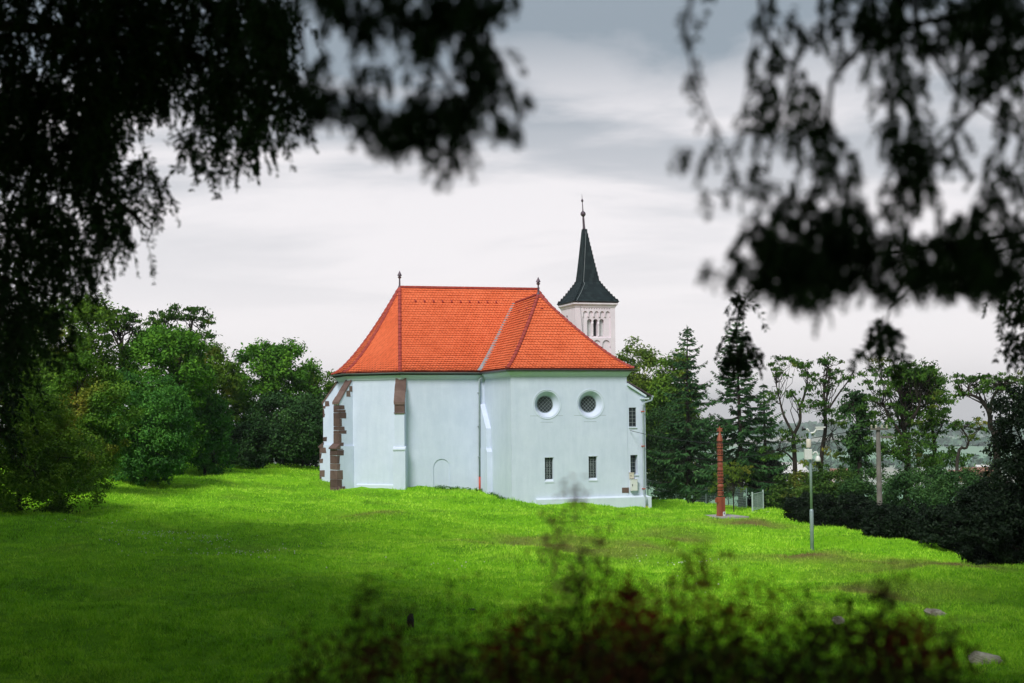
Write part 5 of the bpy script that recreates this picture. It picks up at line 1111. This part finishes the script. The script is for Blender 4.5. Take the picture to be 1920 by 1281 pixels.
# ------------------------------------------------------------------ conifers whose branches hang into the picture
def spray(rg, base, L_, leaf_l, leaf_w, n, droop=1.0, dirn=None):
    """one hanging twig: curved axis and flat leaflets on both sides; returns axis and quads"""
    a = rg.uniform(0, 2 * pi); d0 = np.array([cos(a), sin(a), rg.uniform(-.7, .3)]) if dirn is None else np.array(dirn) + rg.normal(size=3) * .35
    d0 = d0 / np.linalg.norm(d0); pts = [np.array(base)]; d = d0.copy(); m = 7
    for i in range(m):
        d = d + np.array([0, 0, -.34 * droop]); d /= np.linalg.norm(d); pts.append(pts[-1] + d * L_ / m)
    pts = np.array(pts); s = np.sort(rg.random(n)) * .96 + .04; i0 = np.minimum((s * m).astype(int), m - 1); fr = (s * m - i0)[:, None]
    b = pts[i0] * (1 - fr) + pts[i0 + 1] * fr; ax = unit(pts[i0 + 1] - pts[i0]); side = unit(np.cross(ax, rg.normal(size=3)[None] * np.ones((n, 1)) + rg.normal(size=(n, 3)) * .4)) * np.where(np.arange(n) % 2, 1, -1)[:, None]
    tg = unit(ax * .9 + side * .9 + rg.normal(size=(n, 3)) * .2); ll = leaf_l * rg.uniform(.6, 1.2, n) * (1.1 - .55 * s); nm = unit(np.cross(tg, rg.normal(size=(n, 3))))
    return pts, leaf_quads(rg, b + tg * ll[:, None] * .5, nm, tg, ll, leaf_w * rg.uniform(.7, 1.2, n))
def hanging(rg, Q, mb, blobs, holes, L_, ll, lw, n, dj):
    """blobs: (px, py, rx, ry, depth, count)"""
    for (cx, cy, rx, ry, d, cnt) in blobs:
        for _ in range(int(cnt * (0.72 if d < 5 else 1.05))):
            a = rg.uniform(0, 2 * pi); q = sqrt(rg.random()); x = cx + rx * q * cos(a); y = cy + ry * q * sin(a)
            ps = 42 if d < 5 else 30
            if sin(x / ps + 1.9 * sin(y / ps * .8)) * sin(y / ps * 1.15 + 1.7 * sin(x / ps * .7) + cx * .01) > rg.uniform(.1, 1.25): continue
            if any(((x - hx) / hr) ** 2 + ((y - hy) / hv) ** 2 < 1 for hx, hy, hr, hv in holes): continue
            b = at(x, y, d + rg.normal() * dj); l2 = L_ * rg.uniform(.5, 1.3); b = b + np.array([0, 0, l2 * .35])
            ax, qd = spray(rg, b, l2, ll, lw, n); Q.append(qd); mb.tube([ax[0], ax[3], ax[7]], [L_ * .010, L_ * .008, L_ * .003], 4, False)
def bough(mb, pl, r0, r1):
    pts = [at(x, y, d) for x, y, d in pl]; m = len(pts); mb.tube(pts, [r0 + (r1 - r0) * i / (m - 1) for i in range(m)], 7); return pts
def shade_canopy(rg, Q, boxes, size):
    """unseen high crown mass added to shade the foreground: clump centres in ellipsoids, kept above the view"""
    for (c, r, n) in boxes:
        d = unit(rg.normal(size=(n, 3))) * rg.random((n, 1)) ** .4; cc = np.array(c) + d * np.array(r)
        # stay out of the view pyramid
        q = cc - CAMP; dep = q @ _f; okk = (dep < .5) | (np.abs(q @ _r) > .40 * dep + 1.6) | ((q @ _u) > .27 * dep + 1.6)
        cc = cc[okk]; Q.append(clump_leaves(rg, cc, np.full((len(cc), 3), size * 2.0), 20, size * 1.25, .6, .2))
def conifer(label, trunk, seed, blobs, holes, boughs, L_, ll, lw, n, dj, boxes, csize, strands=()):
    rg = np.random.default_rng(seed); z0 = Hs(trunk[0], trunk[1]) - .2
    t = thing('overhanging_conifer', label, 'tree', (trunk[0], trunk[1], z0), 0, 'conifers overhanging the viewpoint'); off = np.array([trunk[0], trunk[1], z0])
    Q = []; mb = MB(); hanging(rg, Q, mb, blobs, holes, L_, ll, lw, n, dj)
    tb = MB(); tb.tube([(0, 0, -.3), (.1, .05, 6), (.05, .1, 13), (0, 0, trunk[2])], [.42, .34, .2, .04], 12)
    for pl, r0, r1, zroot in boughs:
        pts = bough(mb, pl, r0, r1); a = off + np.array([.08, .04, zroot]); b = pts[0]; mid = (a + b) / 2 + np.array([0, 0, .8])
        arm = [a, (a + mid) / 2 + [0, 0, .25], mid, (mid + b) / 2 + [0, 0, .1], b]; mb.tube(arm, [r0 * 3, r0 * 2.4, r0 * 1.8, r0 * 1.3, r0], 7)
        for q0, q1 in list(zip(arm[:-1], arm[1:])):                      # twigs all along the bough
            for s_ in rg.random(26): _, qd = spray(rg, q0 * (1 - s_) + q1 * s_, max(L_, .22) * rg.uniform(.8, 1.8), max(ll, .05), max(lw, .018), n); Q.append(qd)
    for pl, r in strands:
        pts = [at(x, y, d) for x, y, d in pl]; mb.tube(pts, [r * (1 - .6 * i / (len(pts) - 1)) for i in range(len(pts))], 5)
        for i in range(len(pts) - 1):
            for s in rg.random(5): _, qd = spray(rg, pts[i] * (1 - s) + pts[i + 1] * s, L_ * .6, ll, lw, n // 2); Q.append(qd)
    shade_canopy(rg, Q, boxes, csize)  # added crown mass, shaped to shade the lawn below
    tb.build('trunk', M['bark'], t, True, fix=False)
    mb.v = [tuple(np.array(p) - off) for p in mb.v]; mb.build('branch', M['bark'], t, True, fix=False)
    fo = MB(); fo.quads(np.concatenate(Q) - off); fo.build('foliage', LEAF['conifer'], t); return t
# dense curtain along the upper left, 9-11 m away
conifer('dense dark conifer hanging as a black curtain over the lawn-side trees', (-8.3, 10.2, 20), 101,
    [(90, 120, 240, 220, 10.5, 1100), (330, 90, 220, 150, 9.5, 700), (80, 330, 190, 170, 10.5, 700), (40, 520, 120, 140, 11, 360), (180, 60, 320, 120, 10, 420), (470, 190, 110, 70, 8.5, 120), (410, 270, 90, 55, 9, 75), (255, 400, 60, 60, 10, 45), (230, 460, 60, 40, 10, 26), (130, 530, 70, 40, 11, 40), (50, 640, 110, 60, 12, 90), (200, 300, 90, 90, 10, 90), (300, 330, 70, 30, 9.5, 26), (505, 60, 40, 80, 8, 60)],
    [(320, 240, 58, 36), (255, 275, 40, 40), (235, 350, 26, 40), (330, 320, 60, 14), (262, 430, 18, 18), (145, 55, 14, 30), (430, 135, 10, 10), (216, 215, 10, 10), (250, 85, 12, 10)],
    [([(-120, 40, 9.5), (150, 60, 9.5), (380, 110, 9.3), (500, 200, 8.8)], .045, .012, 9.5), ([(-150, 260, 10.5), (60, 300, 10.4), (200, 360, 10.2), (280, 430, 10)], .04, .010, 8.2), ([(-120, 480, 11), (0, 520, 11), (110, 560, 11)], .03, .010, 7.0)],
    .32, .065, .020, 26, .55,
    [((-9, 9, 15), (6.5, 7.5, 7), 1000), ((-16, 22, 12), (7, 10, 9), 1200), ((-6, 2, 13), (7, 8, 6), 800), ((-14, -6, 12), (9, 8, 8), 800)], .42)
conifer('tall dark conifer added to shade the lawn, its edge beside the olive shrub mass', (-17.5, 31, 23), 105,  # extra tree added for its shade on the lawn; only its edge shows
    [(10, 620, 60, 120, 27, 90), (5, 760, 35, 90, 27, 50), (0, 480, 60, 90, 27, 40)], [], [], .8, .16, .06, 24, .8,
    [((-18.5, 32, 13), (6.5, 9, 9), 1300), ((-26, 44, 10), (7, 9, 8), 700), ((-20, 35, 20), (8, 9, 4), 900)], .45)
# close, blurred cluster hanging at the top middle, 3.5 m away
conifer('conifer with a small blurred leafy spray dangling above the church roof', (-2.6, -2.2, 19), 102,
    [(700, 10, 190, 50, 3.6, 260), (850, 90, 100, 95, 3.5, 260), (590, 150, 40, 110, 3.6, 60), (640, 205, 60, 26, 3.6, 44), (790, 240, 100, 50, 3.5, 230), (720, 250, 60, 30, 3.6, 36), (930, 200, 60, 60, 3.4, 60), (640, 110, 110, 120, 3.6, 90), (830, 310, 50, 40, 3.5, 26), (960, 240, 30, 26, 3.4, 10), (545, 220, 18, 50, 3.7, 16), (690, 120, 30, 60, 3.6, 22), (910, 20, 60, 40, 3.5, 70), (850, 180, 90, 60, 3.5, 70)],
    [(580, 85, 46, 50), (645, 110, 22, 50), (735, 100, 36, 44), (740, 190, 22, 44), (838, 140, 15, 36), (955, 200, 18, 18), (610, 160, 16, 18), (790, 150, 14, 30), (890, 240, 9, 16), (760, 20, 10, 14)],
    [([(640, -90, 3.6), (720, 0, 3.6), (800, 90, 3.55), (860, 190, 3.5), (850, 270, 3.5)], .014, .004, 4.6), ([(800, -90, 3.5), (880, 20, 3.5), (940, 120, 3.45), (980, 225, 3.4)], .012, .003, 4.9), ([(540, -90, 3.7), (560, 40, 3.7), (575, 160, 3.65), (548, 250, 3.7)], .011, .003, 4.4)],
    .075, .024, .0085, 30, .16,
    [((-1, -4, 12), (8, 7, 6), 1200), ((0, 4, 10.8), (8, 6, 2.8), 900), ((-2, 8, 13), (8, 6, 4), 700), ((-3, 10, 14.5), (11, 7, 4), 1200), ((-14, 21, 16), (9, 7, 4), 1000)], .42)
# loose tresses hanging on the other side, 3.2-4.5 m away
conifer('conifer with loose blurred tresses hanging above the robinias and spruces', (5.2, -.6, 19), 103,
    [(1450, 490, 85, 55, 3.7, 190), (1500, 525, 75, 45, 3.7, 190), (1690, 500, 190, 60, 3.8, 560), (1840, 500, 90, 60, 3.9, 290), (1760, 40, 170, 60, 4, 330), (1880, 60, 70, 90, 4.2, 260), (1590, 60, 60, 70, 3.9, 70), (1700, 230, 50, 120, 3.9, 120), (1690, 350, 60, 70, 3.9, 90), (1560, 330, 40, 130, 3.8, 90), (1530, 250, 40, 50, 3.8, 34), (1440, 250, 30, 90, 3.8, 50), (1470, 400, 50, 40, 3.8, 46), (1590, 430, 60, 50, 3.8, 90), (1900, 330, 50, 150, 4.2, 60), (1850, 400, 70, 60, 4, 60), (1800, 150, 50, 40, 4, 36), (1650, 230, 255, 260, 3.9, 520), (1480, 300, 90, 190, 3.7, 110), (1850, 300, 90, 240, 4.0, 170), (1310, 310, 32, 26, 3.4, 12), (1320, 380, 20, 14, 3.4, 5), (1370, 510, 40, 22, 3.5, 22), (1400, 340, 40, 40, 3.6, 14), (1480, 60, 60, 60, 3.8, 22), (1780, 300, 90, 40, 4, 20), (1540, 570, 12, 50, 3.7, 10), (1860, 560, 30, 30, 3.9, 10), (1440, 130, 20, 60, 3.8, 12)],
    [(1610, 215, 44, 70), (1760, 190, 40, 60), (1800, 360, 40, 40), (1640, 330, 26, 70), (1520, 330, 22, 60), (1460, 320, 22, 36), (1720, 440, 16, 26), (1850, 250, 30, 60), (1660, 440, 12, 30), (1550, 130, 26, 50), (1790, 95, 20, 20), (1880, 470, 14, 20)],
    [([(1980, -40, 4.3), (1800, 30, 4.1), (1640, 60, 3.9), (1560, 150, 3.8), (1545, 280, 3.8), (1500, 430, 3.75)], .014, .004, 5.6), ([(1700, -80, 4), (1720, 60, 4), (1790, 170, 4), (1900, 250, 4.1)], .010, .003, 5.8), ([(1420, -80, 3.8), (1430, 60, 3.8), (1490, 130, 3.8), (1450, 240, 3.8), (1440, 330, 3.8)], .008, .003, 5.6), ([(1930, 120, 4.2), (1830, 200, 4.1), (1720, 330, 3.9), (1700, 470, 3.8)], .010, .004, 5.2)],
    .078, .024, .0085, 28, .2,
    [((5, -3, 12.5), (8, 7, 6), 1200), ((13, 14, 13), (6, 9, 8), 1000), ((6, 5, 12), (7, 6, 3.5), 700), ((11, 22, 18), (8, 8, 4), 900), ((19, 27, 12), (6, 8, 8), 700)], .42,
    [([(1300, -20, 3.4), (1285, 60, 3.4), (1300, 140, 3.4), (1330, 220, 3.4), (1345, 260, 3.4)], .005), ([(1470, -40, 3.7), (1420, 40, 3.7), (1395, 200, 3.7), (1370, 300, 3.6)], .004)])
# a further hanging tip in front of the wide spruce
conifer('conifer dropping one dark green hanging tip in front of the wide spruce', (9.6, 11, 20), 104,
    [(1392, 660, 24, 42, 11.5, 40), (1390, 595, 8, 36, 11.5, 9), (1655, 632, 24, 9, 7, 9), (1645, 660, 8, 20, 7, 6), (1900, 560, 40, 60, 11, 40), (1915, 640, 20, 60, 11, 30)], [],
    [([(1960, 430, 11.3), (1700, 470, 11.4), (1450, 500, 11.5), (1397, 560, 11.5), (1390, 650, 11.5)], .012, .004, 6.6), ([(1960, 450, 10), (1750, 500, 9), (1668, 580, 7), (1655, 640, 7)], .010, .003, 6.4)],
    .26, .07, .024, 22, .2,
    [((11, 12, 15), (6, 8, 7), 900)], .42)

# ------------------------------------------------------------------ shrubs in front of the camera
GS = 'leafy shrub shoots along the bank'
def shoot_shrub(label, stems, d, seed, tipmat=None, dens=1.0, leaf=.022):
    """stems: list of (px_base, px_top, py_top)"""
    rg = np.random.default_rng(seed); d = d * .93; bx = np.mean([s[0] for s in stems]); q = at(bx, 1200, d); z = Hs(q[0], q[1]); P = np.array([q[0], q[1], z]); t = thing('bank_shrub', label, 'shrub', P, 0, GS)
    m_ = MB(); Q = []; QT = []
    for b0, x1, y1 in stems:
        top = at(x1, y1, d + rg.normal() * .12); bs = at(b0, 1281, d + rg.normal() * .15); bs = np.array([bs[0], bs[1], Hs(bs[0], bs[1]) - .05])
        pts = [bs + (top - bs) * s + np.array([rg.normal() * .03, rg.normal() * .03, 0]) * (s > 0) for s in np.linspace(0, 1, 9)]
        m_.tube([p - P for p in pts], [.010 - .0085 * i / 8 for i in range(9)], 5, False)
        ht = np.linalg.norm(top - bs); n = int(ht * 260 * dens); s = rg.random(n) ** .8
        pp = np.array(pts); i0 = np.minimum((s * 8).astype(int), 7); fr = (s * 8 - i0)[:, None]; b = pp[i0] * (1 - fr) + pp[i0 + 1] * fr
        spread_ = (.13 * (1 - s) + .045)[:, None]; b = b + rg.normal(size=(n, 3)) * spread_ * np.array([1, 1, .45])
        nm = unit(rg.normal(size=(n, 3)) + [0, 0, .7]); tg = unit(np.cross(nm, rg.normal(size=(n, 3)))); ll = leaf * rg.uniform(.6, 1.4, n); qd = leaf_quads(rg, b, nm, tg, ll, ll * .55) - P
        k = (s > .90) if tipmat else np.zeros(n, bool); Q.append(qd[~k]); QT.append(qd[k])
        if tipmat:
            c = top - P - np.array([0, 0, .05]); QT.append(clump_leaves(rg, c[None], np.array([[.05, .05, .06]]), 26, leaf * 1.1, .6, .4))
    m_.build('stem', M['bark'], t, True, fix=False); fo = MB(); fo.quads(np.concatenate(Q)); fo.build('foliage', LEAF['brown'], t)
    if tipmat: ft = MB(); ft.quads(np.concatenate(QT)); ft.build('tip_leaves', LEAF[tipmat], t)
    return t
shoot_shrub('tallest shrub with thin pinkish tips reaching the church plinth', [(1070, 1048, 950), (1085, 1075, 905), (1060, 1035, 1010), (1090, 1120, 985), (1040, 1050, 1060)], 4.6, 201, 'pink', .6)
shoot_shrub('leafy olive shrub just beside the tallest pink-tipped one', [(1100, 1090, 1010), (1120, 1110, 1060), (1075, 1060, 1090), (1130, 1130, 1130), (1050, 1070, 1150)], 4.4, 202, None, 1.5)
shoot_shrub('thin shrub with a single brown spike apart from the others', [(690, 685, 1080), (700, 672, 1130), (720, 740, 1170), (680, 660, 1190)], 5.0, 203, 'brown', 1.2)
shoot_shrub('sparse faded shrub below the plain white buttress', [(830, 832, 1055), (850, 880, 1120), (820, 800, 1130), (840, 860, 1180), (780, 770, 1190)], 5.2, 204, None, .38)
shoot_shrub('small shrub with a dull red top over the dark bank', [(985, 990, 1135), (970, 960, 1165), (1000, 1015, 1160), (940, 930, 1200)], 4.4, 205, 'red', 1.1)
shoot_shrub('wide shrub with the biggest dark red leafy head', [(1180, 1180, 1085), (1160, 1150, 1100), (1200, 1200, 1105), (1190, 1170, 1140), (1210, 1215, 1130)], 4.1, 206, 'red', 1.5)
shoot_shrub('upright shrub with an orange-brown tip under the carved post', [(1310, 1305, 1015), (1300, 1290, 1050), (1320, 1320, 1075), (1280, 1270, 1110), (1330, 1340, 1130)], 4.7, 207, 'orange', 1.3)
shoot_shrub('shrub with two ochre tips between carved post and camera mast', [(1390, 1395, 1085), (1380, 1370, 1120), (1450, 1455, 1090), (1440, 1440, 1140), (1410, 1385, 1170)], 4.8, 208, 'orange', 1.2)
shoot_shrub('low shrub cluster straight below the camera mast', [(1510, 1510, 1105), (1530, 1520, 1140), (1590, 1590, 1100), (1570, 1560, 1150), (1610, 1620, 1160)], 4.7, 209, 'brown', 1.2)
shoot_shrub('dark bushy shrub with one brown plume near the small pale stone', [(1660, 1650, 1070), (1670, 1665, 1110), (1640, 1640, 1150), (1690, 1690, 1160), (1680, 1670, 1180)], 4.4, 210, 'brown', 1.1)
shoot_shrub('shrub bearing a crimson shoot next to the upper flat rock', [(1715, 1720, 1140), (1700, 1695, 1160), (1740, 1735, 1150), (1760, 1770, 1200)], 4.2, 211, 'red', .9)
for i, (x, dd, lab) in enumerate([(760, 4.9, 'low dark bank shrub under the thin brown spike'), (900, 4.5, 'low dark bank shrub under the dull red top'), (1020, 4.2, 'low dark bank shrub under the pink-tipped one'), (1140, 4.0, 'low dark bank shrub below the dark red head'), (1260, 4.1, 'low dark bank shrub below the orange-brown tip'), (1370, 4.2, 'low dark bank shrub below the ochre tips'), (1490, 4.2, 'low dark bank shrub below the camera mast cluster'), (1610, 4.1, 'low dark bank shrub below the brown plume'), (1730, 4.2, 'low dark bank shrub below the crimson shoot'), (640, 5.2, 'last low bank shrub fading into the open dark grass')]):
    rgk = random.Random(300 + i); st = [(x + rgk.uniform(-70, 70), x + rgk.uniform(-80, 80), (1222 if 850 < x < 1740 else 1245) + rgk.uniform(-75, 45)) for _ in range(8)]
    shoot_shrub(lab, st, dd, 300 + i, None, 1.0, .026)

# ------------------------------------------------------------------ air
m_ = MB(); m_.box((-6600, -60, -190), (6600, 6700, 75)); m, nt, o = new_mat('haze_air')
pv = nt.nodes.new("ShaderNodeVolumePrincipled"); pv.inputs["Color"].default_value = (0.94, 0.975, 0.99, 1); pv.inputs["Density"].default_value = 0.00019; pv.inputs["Anisotropy"].default_value = 0.2
nt.links.new(pv.outputs[0], o.inputs["Volume"])
hz = m_.build('haze', m, None); tag(hz, 'thin pale haze over the valley', 'haze', None, 'stuff')
